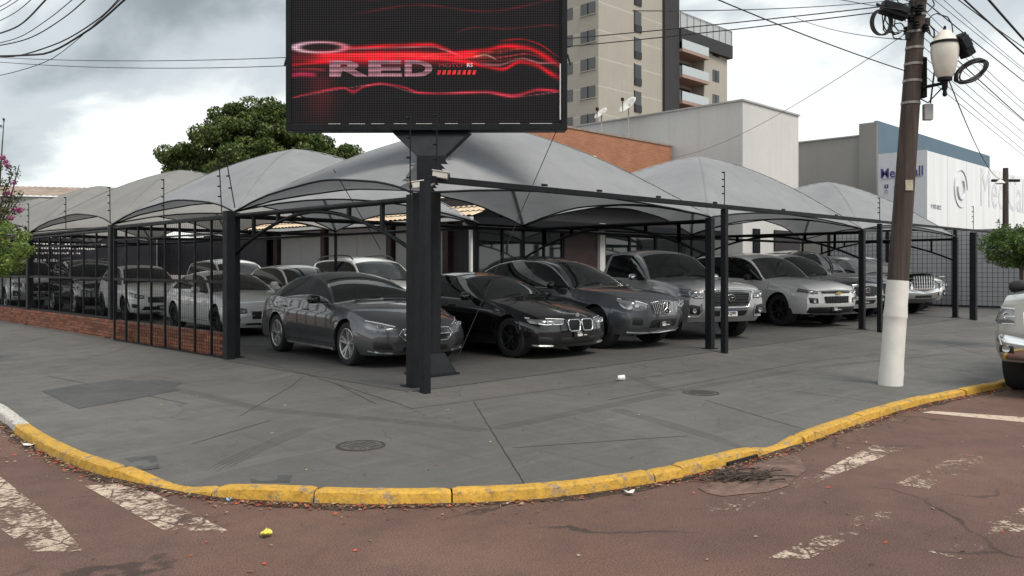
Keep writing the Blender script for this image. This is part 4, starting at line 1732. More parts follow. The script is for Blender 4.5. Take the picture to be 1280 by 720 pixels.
xd0, xd1, xb1, xe = tw_x(828), tw_x(846), tw_x(879), tw_x(908)
part('wall', M_BEIGE2, TW, [bx(TX, xd0, TY, TY + 16, 0, 38)])
part('charcoal_band', M_DKGREY, TW, [bx(xd0, xd1, TY - .35, TY + 12, 0, 36)])
part('balcony_core', M_BEIGE, TW, [bx(xd1, xb1, TY + 1.6, TY + 14, 0, 28.2)])
part('end_wall', M_BEIGE, TW, [bx(xb1, xe, TY - .1, TY + 14, 0, 27.6)])
part('roof_band', M_DKGREY, TW, [bx(xd1, xe + .5, TY - .6, TY + 14, 27.6, 29.2)])
# terrace rail on top
m = MB()
for i in range(9):
    x = xd1 + (xe + .4 - xd1) * i / 8
    m.bar((x, TY - .5, 29.2), (x, TY - .5, 31.0), .12)
m.bar((xd1, TY - .5, 31.0), (xe + .4, TY - .5, 31.0), .12)
m.build('terrace_rail', M_ALU, TW)
part('terrace_glass', plain('pale_glass', (.40, .44, .45), .1, var=.05), TW, [bx(xd1, xe + .4, TY - .47, TY - .43, 29.25, 30.9)])
part('penthouse', M_GREYWALL, TW, [bx(xd1, xe - 2, TY + 5, TY + 12, 29.2, 31.8)])
v_first = 148
for k_ in range(-4, 7):
    v_ = v_first - 35.2 * k_
    zc = CZ + (HOR - v_) / FPX * 86.0
    if zc > 36 or zc < 2:
        continue
    for (uc, hw) in ((735, 1.0),):      # windows on the left face (x = TX)
        y = tw_y(uc)
        wn_ = part('window', M_WIN, TW, [bx(TX - .03, TX + .05, y - hw, y + hw, zc - .62, zc + .62)])
        part('frame', M_FRAME, wn_, [bx(TX - .06, TX - .031, y - .05, y + .05, zc - .62, zc + .62)])
        part('sill', M_BEIGE, wn_, [bx(TX - .12, TX - .0, y - hw - .1, y + hw + .1, zc - .72, zc - .63)])
    y = tw_y(709)
    part('window', M_WIN, TW, [bx(TX - .03, TX + .05, y - .8, y + .8, zc - .62, zc + .62)])
    # tall recessed slots on the right face (y = TY), with a small railing
    xa, xb_ = tw_x(793), tw_x(801.5)
    zs = zc - .25
    sl_ = part('window', M_WIN, TW, [bx(xa, xb_, TY - .03, TY + .05, zs - 1.1, zs + 1.15)])
    part('rail', M_DKGREY, sl_, [bx(xa + .02, xb_ - .02, TY - .12, TY - .04, zs - 1.1, zs - .35)])
    part('frame', M_FRAME, sl_, [bx(xa - .08, xa, TY - .08, TY + .02, zs - 1.15, zs + 1.2)])
    # balconies
    zb = CZ + (HOR - (119 - 33.5 * k_)) / FPX * 93.0
    if zb < 27:
        bl = part('balcony', plain('balcony_slab', (.34, .24, .20), .8, var=.1), TW, [bx(xd1 + .02, xb1 + .1, TY - .75, TY + 1.58, zb - .35, zb)])
        part('railing', plain('balcony_glass', (.46, .52, .54), .12, var=.06), bl, [bx(xd1 + .04, xb1 + .08, TY - .74, TY - .68, zb + .02, zb + 1.05)])
        part('window', M_WIN, TW, [bx(xd1 + .5, xb1 - .5, TY + 1.5, TY + 1.59, zb + .1, zb + 2.2)])
        xm = (xb1 + xe) / 2
        w_ = part('window', M_WIN, TW, [bx(xm - .75, xm + .75, TY - .14, TY - .05, zb + .5, zb + 1.9)])
        part('frame', M_FRAME, w_, [bx(xm - .04, xm + .04, TY - .17, TY - .141, zb + .5, zb + 1.9)])
        part('ledge', M_BEIGE, TW, [bx(xe, xe + .55, TY + 1, TY + 3, zb + .6, zb + .85)])

# ------------------------------------------------------------------ house far left and mural at the back
hl = thing('tiled_house', 'pale house with long tiled roof behind the far left canopies', 'house', (0, 42, 0))
a0 = P(-40, 300, 46)
M_HW = m_plaster('pale_house_wall', (.50, .52, .53), .3)
p0, p1 = P(-60, 240, 46), P(150, 246, 46)
d = (p1 - p0)
d.z = 0
n_ = Vector((-d.y, d.x, 0)).normalized()
if n_.dot(FW) < 0:
    n_ = -n_
m = MB()
m.slab([Vector((p0.x, p0.y, 0)), Vector((p1.x, p1.y, 0)), Vector((p1.x, p1.y, 5.35)), Vector((p0.x, p0.y, 5.55))], n_ * 6)
m.build('wall', M_HW, hl)
rows = []
for r_ in range(7):
    f = r_ / 6
    rows.append([tuple(p0.lerp(p1, j / 90) * 1.0 + n_ * (-.3 + 3.0 * f) + Vector((0, 0, (5.55 - .2 * j / 90) - p0.lerp(p1, j / 90).z + .75 * f + .05 * abs(math.sin(j * .9))))) for j in range(91)])
m = MB()
m.grid(rows)
m.build('roof', plain('old_brown_tile', (.30, .235, .19), .85, var=.3, scale=1.5), hl, smooth=40, fix=False)

mu = thing('mural_banner', 'long dark banner with white lettering on the back wall behind the left cars', 'banner', (4, 27, 0))
M_MURAL = NT('dark_mural')
_f = M_MURAL.noise(1.1, 6, .65)
M_MURAL.set(Base_Color=M_MURAL.ramp(_f, [(.35, (.008, .008, .011)), (.55, (.016, .015, .022)), (.68, (.030, .026, .040)), (.8, (.085, .07, .10))]), Roughness=.5)
part('panel', M_MURAL.m, mu, [bx(1.0, 8.4, 29.0, 29.08, 1.2, 3.15)])
part('panel', M_MURAL.m, mu, [bx(8.40, 8.46, 19.2, 28.9, 1.2, 2.75)])
part('wall', M_GREYWALL, mu, [bx(.2, 8.6, 29.1, 29.3, 0, 3.2)])
rt = random.Random(4)
for z, h, x0_, x1_ in ((2.82, .16, 1.6, 5.6), (2.5, .07, 1.4, 6.2), (2.3, .07, 1.4, 6.0), (2.1, .07, 1.7, 5.2), (1.8, .11, 3.0, 4.4)):
    m = MB()
    x = x0_
    while x < x1_:
        w = rt.uniform(.05, .13) * (h / .09)
        m.box((x + w / 2, 28.985, z + rt.uniform(-.01, .02)), (w * .8, .01, h * rt.uniform(.7, 1.1)))
        x += w + (.12 if rt.random() < .2 else .03)
    m.build('white_lettering', M_WHITE, mu)


# ------------------------------------------------------------------ trees
def leaves(mb, cen, rad, n, size, rng, shell=.55, squash=1.0, asp=.45, down=.2):
    cen = np.array(cen)
    d = rng.normal(size=(n, 3))
    d /= np.linalg.norm(d, axis=1)[:, None]
    rr = (shell + (1 - shell) * rng.random(n)) ** .8
    pts = cen + d * rr[:, None] * np.array(rad)
    for p, nrm in zip(pts, d):
        a = Vector(rng.normal(size=3))
        nv = (Vector(nrm) + Vector(rng.normal(size=3)) * .7).normalized()
        t1 = nv.cross(a).normalized()
        t1.z -= down
        t1.normalize()
        t2 = nv.cross(t1).normalized()
        L = size * rng.uniform(.6, 1.3)
        w = L * asp
        p = Vector(p)
        mb.add([p - t1 * L * .5, p + t2 * w * .5 - t1 * L * .05, p + t1 * L * .5 - nv * L * .1, p - t2 * w * .5 - t1 * L * .05], [(0, 1, 2, 3)])


def limb_tree(t, base, h, r0, tips, mat):
    m_ = MB()
    base = Vector(base)
    fork = base + Vector((0, 0, h))
    m_.tube([base, base.lerp(fork, .5) + Vector((.03, .02, 0)), fork], [r0, r0 * .8, r0 * .65], 10)
    for tp in tips:
        tp = Vector(tp)
        mid = fork.lerp(tp, .5) + Vector((random.uniform(-.1, .1), random.uniform(-.1, .1), .1)) * (tp - fork).length * .4
        m_.tube([fork, mid, tp], [r0 * .5, r0 * .3, r0 * .12], 7)
    m_.build('trunk', mat, t, smooth=70)


M_BARK = plain('bark', (.10, .075, .055), .9, var=.3, scale=10, bump=.5, bscale=30)
M_MANGO = m_leaf('mango_leaf', (.024, .046, .012), (.072, .118, .026), (.180, .215, .060))
M_BUSH = m_leaf('bush_leaf', (.070, .120, .022), (.150, .235, .048), (.310, .380, .110), .4)
M_BUSH2 = m_leaf('bush_leaf_dark', (.030, .066, .014), (.070, .135, .028), (.170, .240, .065), .35)
M_PINK = m_leaf('pink_petal', (.28, .035, .14), (.46, .09, .28), (.60, .20, .42), .35)
M_MYRT = m_leaf('myrtle_leaf', (.028, .045, .014), (.055, .075, .022), (.10, .10, .035), .3)

c = P(322, 190, 42)
t = thing('mango_tree', 'large dense dark green tree rising behind the left canopies', 'tree', (c.x, c.y, 0))
rg = np.random.default_rng(21)
mb = MB()
px_m = 42 / FPX
clumps = []
for (u, v, ru, rv) in [(320, 165, 60, 34), (270, 180, 30, 28), (372, 178, 34, 26), (300, 150, 36, 22), (345, 148, 36, 20), (215, 206, 24, 18), (245, 200, 26, 20),
                       (405, 195, 36, 18), (430, 196, 17, 14), (330, 205, 80, 30)]:
    q = P(u, v, 42)
    for i in range(int(ru * rv / 38)):
        dd_ = rg.normal(size=3)
        dd_ /= np.linalg.norm(dd_)
        rad_ = np.array([ru * px_m, ru * px_m * .9, rv * px_m])
        k_ = rg.random() ** .35
        clumps.append((np.array(q) + dd_ * rad_ * k_ * .93, rg.uniform(.38, .72)))
for cc, r_ in clumps:
    leaves(mb, cc, (r_, r_, r_ * .72), int(300 * r_ / .5), .20, rg, .6, down=.5)
mb.build('crown', M_MANGO, t, fix=False)
limb_tree(t, (c.x, c.y, -.2), 3.0, .35, [P(280, 185, 42), P(365, 180, 42), P(320, 160, 42), P(225, 208, 42), P(415, 200, 42)], M_BARK)

# round clipped tree at the right edge
c = P(1277, 309, 16.5)
t = thing('clipped_tree', 'round clipped green tree above the parked pickup at the right edge', 'tree', (c.x, c.y, walk_z(c.x, c.y)))
mb = MB()
rg = np.random.default_rng(5)
for i in range(95):
    dd_ = rg.normal(size=3)
    dd_ /= np.linalg.norm(dd_)
    q = np.array(c) + dd_ * np.array([.74, .74, .50]) * rg.random() ** .4 * .88
    leaves(mb, q, (.16, .16, .13), 120, .065, rg, .4, asp=.42)
for i in range(14):
    dd_ = rg.normal(size=3)
    dd_ /= np.linalg.norm(dd_)
    dd_[2] = abs(dd_[2])
    q = np.array(c) + dd_ * np.array([.78, .78, .56])
    leaves(mb, q, (.06, .06, .10), 22, .06, rg, .2, asp=.4)
mb.build('crown', M_BUSH2, t, fix=False)
limb_tree(t, (c.x, c.y, -.1), 1.5, .05, [c + Vector((.25, 0, 0)), c + Vector((-.25, .1, .1)), c + Vector((0, -.2, .2))], M_BARK)

# street tree at the left edge
c = P(-18, 316, 13.6)
t = thing('small_street_tree', 'bright green leafy street tree cut off by the left edge', 'tree', (c.x, c.y, walk_z(c.x, c.y)))
mb = MB()
rg = np.random.default_rng(9)
for i in range(90):
    dd_ = rg.normal(size=3)
    dd_ /= np.linalg.norm(dd_)
    q = np.array(c) + dd_ * np.array([.68, .68, .50]) * rg.random() ** .4 * .95
    leaves(mb, q, (.15, .15, .12), 95, .07, rg, .4, asp=.45)
mb.build('crown', M_BUSH, t, fix=False)
limb_tree(t, (c.x, c.y, -.1), 1.4, .055, [c + Vector((.25, 0, 0)), c + Vector((-.25, .1, .1)), c + Vector((0, -.2, .2))], M_BARK)

c = P(-14, 240, 16.0)
t = thing('flowering_tree', 'pink flowering tree with thin twigs at the left edge', 'tree', (c.x, c.y, walk_z(c.x, c.y)))
mb, mp_ = MB(), MB()
rg = np.random.default_rng(12)
tips = []
for (u, v) in [(6, 232), (16, 216), (10, 250), (20, 262), (4, 276), (0, 205), (22, 245), (27, 290), (6, 262), (-10, 215), (-25, 240), (-20, 265), (-30, 200)]:
    q = P(u, v, 16 + rg.uniform(-.4, .4))
    tips.append(q)
    leaves(mb, q, (.16, .16, .16), 85, .06, rg, .2, asp=.5)
for (u, v) in [(8, 203), (3, 197), (20, 262), (10, 208), (26, 262), (18, 228), (14, 272), (-12, 200), (4, 300), (10, 242)]:
    q = P(u, v, 15.8)
    leaves(mp_, q, (.07, .07, .06), 60, .035, rg, .2, asp=.8)
for (u, v) in [(5, 150), (0, 158)]:
    leaves(mb, P(u, v, 16), (.06, .06, .05), 22, .05, rg, .2)
tips += [P(5, 150, 16), P(24, 206, 16), P(30, 240, 16)]
mb.build('crown', M_MYRT, t, fix=False)
mp_.build('blossom', M_PINK, t, fix=False)
limb_tree(t, (c.x, c.y, -.1), 1.9, .06, tips, M_BARK)

# ------------------------------------------------------------------ utility pole with lamp and hardware
UP = on_walk(1113, 481)
UD = (UP.x - CX + UP.y - CY) * .70711
ut = thing('utility_pole', 'leaning brown utility pole with white painted foot on the pavement', 'utility pole', (UP.x, UP.y, walk_z(UP.x, UP.y)))
lean = RT * (.38 / 5.3)


def up(z):
    return Vector((UP.x, UP.y, 0)) + lean * (z + .1) + Vector((0, 0, z))


def prad(z):
    return .148 - .0078 * (z + .1) * 1.0


m_wood = NT('weathered_pole')
_w = m_wood.noise(1.0, 7, .65, m_wood.mapping((16, 16, .8)))
_w2 = m_wood.noise(2.0, 5, .6)
_c = m_wood.ramp(_w, [(.3, (.030, .022, .019)), (.55, (.066, .047, .039)), (.75, (.11, .086, .074))])
_c = m_wood.mix(m_wood.ramp(_w2, [(.5, 0.0), (.75, .6)]), _c, (.045, .032, .028))
m_wood.set(Base_Color=_c, Roughness=.88)
m_wood.bump(_w, .8, .02)
m = MB()
_zz = [-.15, .0, .08, .2, .45, .7, .81, .83, .85, 1.0, 1.2, 1.30, 1.33]
m.tube([up(z) for z in _zz], [prad(z) + .006 + .003 * math.sin(z * 23) + (.006 if .82 < z < .86 else 0) + (.004 if z < .1 else 0) for z in _zz], 28)
m.build('painted_foot', m_plaster('peeling_white_paint', (.72, .70, .66), .45, scale=4.0), ut, smooth=50)
m = MB()
m.tube([up(1.3), up(3), up(5), up(7), up(9.2)], [prad(z) for z in (1.3, 3, 5, 7, 9.2)], 28)
m.build('shaft', m_wood.m, ut, smooth=50)
for z in (3.75, 4.05, 4.28, 4.50, 4.72, 4.95, 5.15):
    m = MB()
    m.lathe([(prad(z) + .001, -.018), (prad(z) + .008, -.016), (prad(z) + .008, .016), (prad(z) + .001, .018)], 24, up(z), cap=False)
    m.build('steel_band', plain('galvanised_band', (.30, .29, .27), .5, metal=.6, var=.25, scale=14), ut, smooth=50)
m = MB()
q = up(2.62) - FW * (prad(2.6) + .004)
m.box(q, (.10, .012, .14), RAD(-45))
m.build('tag_plate', plain('faded_tag', (.42, .38, .28), .7, var=.2, scale=20), ut)
m = MB()
q = up(.83)
pass
# upper clutter: insulators, clamps and loops
rc = random.Random(14)
for i in range(30):
    z = rc.uniform(4.65, 5.6)
    a = rc.random() * 6.28
    q = up(z) + Vector((math.cos(a), math.sin(a), 0)) * (prad(z) + .04)
    m = MB()
    if i % 3 == 0:
        m.lathe([(.02, -.06), (.045, -.05), (.03, -.03), (.05, -.01), (.03, .01), (.045, .03), (.02, .05)], 12, q)
        m.build('insulator', M_FRAME, ut, smooth=40)
    elif i % 3 == 1:
        m.box(q, (.06, .05, .10), a)
        m.build('clamp', M_WIRE, ut, bevel=.008)
    else:
        pts_ = []
        r_ = rc.uniform(.08, .2)
        for k_ in range(12):
            b_ = k_ / 11 * rc.uniform(4.5, 6.2)
            pts_.append(q + RT * (r_ * (math.cos(b_) - 1) * (1 if a < 3 else -1)) + Vector((0, 0, r_ * 1.2 * math.sin(b_))))
        m.tube(pts_, .008, 6)
        m.build('cable_loop', M_WIRE, ut, smooth=80)
for zz, side in ((4.15, 1), (4.35, 1)):
    pass
m = MB()
q = up(4.1) + RT * (prad(4) + .03)
m.box(q, (.07, .10, .55), RAD(-45))
m.build('riser_box', M_FRAME, ut, bevel=.01)
m = MB()
q = up(3.62) + RT * (prad(3.6) + .10) - FW * .05
m.box(q, (.12, .08, .22), RAD(-45))
m.build('meter_box', plain('grey_box', (.42, .42, .41), .6, var=.15), ut, bevel=.01)
m = MB()
m.tube([up(3.75) + RT * .27, up(4.3) + RT * .30, up(4.75) + RT * .25, up(4.85) + RT * .15, up(4.7) + RT * .2], .011, 6)
m.build('riser_cable', M_WIRE, ut, smooth=80)

# street lamp on its bracket
LC = P(1181, 70, UD - .25)
la = thing('street_lamp', 'white acorn street lamp on an arm of the utility pole', 'street lamp', (LC.x, LC.y, LC.z - .5), group=None)
k_ = UD / FPX * .93
prof = [(6, 29), (8.5, 29), (11, 25), (14, 15), (16.5, 2), (17.3, -8), (16.6, -14.5), (17, -15), (17, -18.5), (16.2, -19), (14.5, -22), (11, -27), (8, -31), (5, -33.5), (1, -34.5)]
m = MB()
m.lathe([(r_ * k_, -v_ * k_) for r_, v_ in prof], 28, LC)
gm = NT('opal_lamp_glass')
gm.set(Base_Color=gm.ramp(gm.noise(5, 5), [(.3, (.62, .58, .50)), (.7, (.74, .71, .64))]), Roughness=.32, Coat_Weight=.3, Subsurface_Weight=.15)
m.build('globe', gm.m, la, smooth=35)
m = MB()
m.lathe([(17.4 * k_, 14.8 * k_), (17.7 * k_, 15 * k_), (17.7 * k_, 18.3 * k_), (17.3 * k_, 18.6 * k_)], 28, LC, cap=False)
m.build('band', M_FRAME2, la, smooth=40)
m = MB()
m.lathe([(9 * k_, -28.5 * k_), (9 * k_, -32.5 * k_), (4 * k_, -33 * k_), (3.5 * k_, -42 * k_), (2.2 * k_, -46 * k_), (2.6 * k_, -48 * k_), (3.0 * k_, -50 * k_), (2.4 * k_, -52.5 * k_), (.5 * k_, -53.5 * k_)], 16, LC)
m.build('fitter', M_FRAME, la, smooth=40)
m = MB()
m.lathe([(.5 * k_, 40 * k_), (2 * k_, 38 * k_), (1.5 * k_, 36 * k_), (2.5 * k_, 34.5 * k_), (3 * k_, 33.8 * k_)], 12, LC)
m.build('finial', M_FRAME, la, smooth=40)
m = MB()
q = up(LC.z - .40)
m.tube([q, LC + Vector((0, 0, -.36))], .022, 10)
m.tube([q + Vector((0, 0, -.06)), LC.lerp(q, .5) + Vector((0, 0, -.40)), LC + Vector((0, 0, -.39))], .010, 8)
m.build('arm', M_FRAME, la, smooth=60)

# junction boxes and the cable coil
def simple(name, c_, size, mat, lab, cat, tilt=0.0, roll=0.0):
    t_ = thing(name, lab, cat, c_)
    R_ = Matrix.Rotation(RAD(-45) + tilt, 3, 'Z') @ Matrix.Rotation(roll, 3, 'Y')
    m_ = MB()
    m_.box((0, 0, 0), size, rot=R_)
    m_.build('case', mat, t_, local=True, bevel=.015)
    m_ = MB()
    m_.box(R_ @ Vector((0, -size[1] / 2 - .012, size[2] * .1)), (size[0] * .86, .02, size[2] * .5), rot=R_)
    m_.build('cover', M_FRAME2 if mat != M_FRAME2 else M_TRIM, t_, local=True, bevel=.006)
    m_ = MB()
    for s_ in (-1, 1):
        m_.tube([R_ @ Vector((s_ * size[0] * .5, 0, 0)), R_ @ Vector((s_ * (size[0] * .5 + .08), 0, .01))], .02, 8)
    m_.build('gland', M_WIRE, t_, local=True)


simple('splice_box', P(1118, 13, UD - .1), (.36, .16, .17), M_FRAME, 'black splice box on the cables left of the pole top', 'junction box', 0, RAD(18))
simple('splice_box', P(1204, 57, UD - .3), (.14, .16, .32), M_FRAME, 'black splice box on the cables right of the street lamp', 'junction box', .2, RAD(-32))
cc = P(1214, 89, UD - .3)
m = MB()
for i in range(7):
    ph = rc.uniform(0, 6)
    ra, rb_ = rc.uniform(.19, .25), rc.uniform(.08, .13)
    pts_ = []
    for k2 in range(28):
        a = k2 / 28 * 2 * math.pi
        x_, z_ = ra * math.cos(a), rb_ * math.sin(a)
        cr_, sr_ = math.cos(RAD(32)), math.sin(RAD(32))
        pts_.append(cc + RT * (x_ * cr_ - z_ * sr_) + Vector((0, 0, x_ * sr_ + z_ * cr_)) + FW * (.03 * math.sin(2 * a + ph)))
    m.tube(pts_, .012, 6, closed=True)
tag(m.build('cable_coil', M_WIRE, smooth=80), 'oval coil of black cable hanging right of the street lamp', 'cable coil')
cc = P(1100, 28, UD - .1)
m = MB()
for i in range(3):
    m.tube([cc + RT * (.13 * math.cos(k2 / 24 * 6.283) + .02 * i) + Vector((0, 0, .17 * math.sin(k2 / 24 * 6.283))) for k2 in range(24)], .011, 6, closed=True)
tag(m.build('cable_coil', M_WIRE, smooth=80), 'round loop of black cable left of the pole top', 'cable coil')


def wire(p0, p1, sag=.3, r=.008, label='', group=None, n=24):
    p0, p1 = Vector(p0), Vector(p1)
    pts_ = [p0.lerp(p1, i / n) - Vector((0, 0, sag * 4 * (i / n) * (1 - i / n))) for i in range(n + 1)]
    m_ = MB()
    m_.tube(pts_, r, 6)
    o_ = m_.build('overhead_cable', M_WIRE, smooth=80)
    tag(o_, label, 'cable', group)
    return o_


# cables fanning right along the street, to a far pole
far = P(1257, 300, 33)
fp = thing('far_utility_pole', 'distant slim pole in front of the clinic panels', 'utility pole', (far.x, far.y, 0))
m = MB()
fz = CZ + (HOR - 210) / FPX * 33
m.tube([(far.x, far.y, -.2), (far.x, far.y, fz)], [.125, .10], 14)
m.build('shaft', m_wood.m, fp, smooth=60)
m = MB()
m.bar(Vector((far.x, far.y, fz - .5)) - RT * .55, Vector((far.x, far.y, fz - .5)) + RT * .55, .1)
m.build('crossarm', M_FRAME, fp)
m = MB()
q = Vector((far.x, far.y, fz - .6)) - RT * .3 - FW * .15
m.lathe([(.02, .14), (.08, .10), (.19, -.02), (.15, -.05)], 14, q)
m.build('lamp_head', MATS['plate_white'], fp, smooth=40)
ORD = ['topmost', 'second', 'third', 'fourth', 'fifth', 'sixth', 'seventh', 'eighth', 'ninth', 'tenth', 'eleventh', 'lowest']
rw = random.Random(2)
for i, (u1, v1) in enumerate([(1290, 42), (1290, 70), (1290, 92), (1290, 104), (1290, 118), (1290, 128), (1290, 142), (1290, 150), (1290, 160), (1290, 170), (1290, 182), (1290, 196)]):
    a = up(5.5 - i * .12) + RT * .1
    e1 = P(u1, v1, 15.5 + .25 * i)
    e2 = a + (e1 - a) * 5.0
    wire(a, e2, .10 + rw.random() * .5, .009 if i in (0, 3, 6) else .0048, ORD[i] + ' cable from the top in the fan right of the utility pole', 'cables right of the pole')
wire(P(1195, -10, 11), P(1195, -10, 11) + (P(1330, 95, 15) - P(1195, -10, 11)) * 4, .3, .014, 'thick black cable crossing the top right corner sky', 'cables right of the pole')
wire(P(1185, -60, 11), P(1185, -60, 11) + (P(1300, 55, 14) - P(1185, -60, 11)) * 4, .3, .018, 'thickest twisted cable at the very top right corner')
wire(P(1186, 100, UD), P(1257, 222, 33), .5, .008, 'drop cable running down from the lamp to the distant pole')
for i, (u1, v1, D1) in enumerate([(990, 32, 9.5), (1000, -16, 9.3), (1008, -38, 9.3), (1018, -58, 9.4), (1000, 4, 9.5), (1012, -26, 9.3), (1030, -72, 9.5), (1045, -45, 10)]):
    a = up(4.95 + (.0 if i == 0 else .06 * i)) - RT * .08
    if i == 0:
        a = P(1130, 88, UD)
    e1 = P(u1, v1, D1)
    wire(a, a + (e1 - a) * 2.0, .05, .0045 if i % 3 else .007, (ORD[i] if i else 'lowest') + ' of the cables rising left from the utility pole over the street', 'cables left of the pole')
wire(P(1135, 50, UD), P(990, 20, 20), .1, .006, 'thin cable running left from the pole above the warehouse')
wire(P(1135, 40, UD), P(838, 197, 31.9), .35, .005, 'thin cable slanting down left from the pole to the warehouse wall')
for k2, (v0, v1) in enumerate(((62, 4), (64, 10))):
    wire(P(-120, v0, 26), P(1140, v1, UD), .55 + .12 * k2, .008, ('upper' if k2 == 0 else 'lower') + ' of two long cables crossing behind the screen')
for i_, (pts_, r_) in enumerate((([(-30, 64), (0, 70), (50, 68), (110, 38), (160, -4)], .013), ([(-30, 66), (10, 71), (70, 55), (130, 18), (152, -5)], .009),
                 ([(-30, 62), (30, 50), (80, 22), (112, -5)], .008), ([(-30, 60), (20, 48), (60, 24), (96, -5)], .006),
                 ([(-30, 50), (20, 34), (62, -5)], .011), ([(-30, 40), (20, 15), (44, -5)], .006), ([(-30, 30), (10, 8), (30, -5)], .006),
                 ([(-30, 100), (10, 92), (60, 76), (140, 10), (155, -5)], .005), ([(-30, 22), (8, 4), (20, -5)], .006))):
    kx = [(i, p_[0]) for i, p_ in enumerate(pts_)]
    ky = [(i, p_[1]) for i, p_ in enumerate(pts_)]
    tt_ = np.linspace(0, len(pts_) - 1, 26)
    xs_, ys_ = pchip(kx, tt_), pchip(ky, tt_)
    m = MB()
    m.tube([P(a, b, 13 - 3.5 * i / 25) for i, (a, b) in enumerate(zip(xs_, ys_))], r_, 6)
    tag(m.build('overhead_cable', M_WIRE, smooth=80), ('thickest' if i_ == 0 else ORD[9 - i_] if i_ < 9 and i_ != 8 else 'topmost') + ' cable, counted from the corner, in the top left sheaf', 'cable', 'cables at the top left')
# ------------------------------------------------------------------ cars
# local car space: front axle at y = 0, nose towards -y, x to the car's left/right, z up from the ground
SIDE = [(0, .93), (.10, .965), (.32, .995), (.52, .998), (.70, .992), (.755, .998), (.80, .974), (.90, .955), (1.0, .925)]


def build_wheel(car, name_y, x, r, w, style, rim_mat, side):
    e = bpy.data.objects.new('wheel', None)
    COL.objects.link(e)
    e.parent = car
    e.location = (x, name_y, r)
    e.empty_display_size = .1
    rr = r * .70
    key = ('tyre', round(r, 3), round(w, 3))
    if key not in WHEELS:
        m = MB()
        m.lathe([(rr * .97, -w * .40), (rr * 1.02, -w * .46), (r * .90, -w * .5), (r * .965, -w * .46), (r * .995, -w * .36), (r, -w * .2), (r, w * .2), (r * .995, w * .36),
                 (r * .965, w * .46), (r * .90, w * .5), (rr * 1.02, w * .46), (rr * .97, w * .40)], 36, axis='X', cap=False)
        o = m.build('tyre', M_RUBBER, None, smooth=40)
        WHEELS[key] = o.data
        bpy.data.objects.remove(o)
    key2 = ('rim', style, round(r, 3), rim_mat.name)
    if key2 not in WHEELS:
        m = MB()
        # outward = +x
        m.lathe([(rr * .99, -w * .4), (rr * 1.0, w * .40), (rr * 1.03, w * .46), (rr * .985, w * .48), (rr * .94, w * .44), (rr * .93, w * .2), (rr * .92, -w * .38)], 36, axis='X', cap=False)
        m.lathe([(.001, w * .36), (rr * .12, w * .36), (rr * .19, w * .31), (rr * .21, w * .12)], 20, axis='X', cap=False)
        ns, sw, twin = {'five': (5, .42, True), 'ten': (5, .22, True), 'six': (6, .26, False), 'multi': (10, .16, False), 'y': (7, .22, False)}[style]
        for i in range(ns):
            a0_ = 2 * math.pi * i / ns + .3
            for dlt in ((-.14, .14) if twin else (0,)):
                ww = rr * sw * (.42 if twin else .6)
                for (ra, rb_, wa, wb_) in ((.15, .95, 1.0, .80),):
                    a_in, a_out = a0_ + dlt * .8, a0_ + dlt * 1.25
                    pa = Vector((0, math.cos(a_in), math.sin(a_in))) * rr * ra
                    pb = Vector((0, math.cos(a_out), math.sin(a_out))) * rr * rb_
                    d = (pb - pa).normalized()
                    s_ = Vector((1, 0, 0)).cross(d)
                    xo, xi = w * .33, w * .12
                    vs = []
                    for p_, wk, xo_ in ((pa, ww * wa, w * .34), (pb, ww * wb_, w * .42)):
                        for sg in (-1, 1):
                            vs += [p_ + s_ * sg * wk * .5 + Vector((xo_, 0, 0)), p_ + s_ * sg * wk * .75 + Vector((xi, 0, 0))]
                    m.add(vs, [(0, 2, 6, 4), (0, 4, 5, 1), (2, 3, 7, 6), (1, 5, 7, 3), (4, 6, 7, 5), (0, 1, 3, 2)])
        o = m.build('rim', rim_mat, None, smooth=30)
        WHEELS[key2] = o.data
        bpy.data.objects.remove(o)
    key3 = ('disc', round(r, 3))
    if key3 not in WHEELS:
        m = MB()
        m.lathe([(.001, -w * .02), (rr * .72, -w * .02), (rr * .72, -w * .12)], 28, axis='X', cap=False)
        m.lathe([(.001, -w * .15), (rr * .98, -w * .15)], 28, axis='X', cap=False)
        o = m.build('brake_disc', M_BRAKE, None, smooth=40)
        WHEELS[key3] = o.data
        bpy.data.objects.remove(o)
    for nm, k_ in (('tyre', key), ('rim', key2), ('brake_disc', key3)):
        o = bpy.data.objects.new(nm, WHEELS[k_])
        COL.objects.link(o)
        o.parent = e
        if side < 0:
            o.rotation_euler = (0, 0, math.pi)
    return e


WHEELS = {}


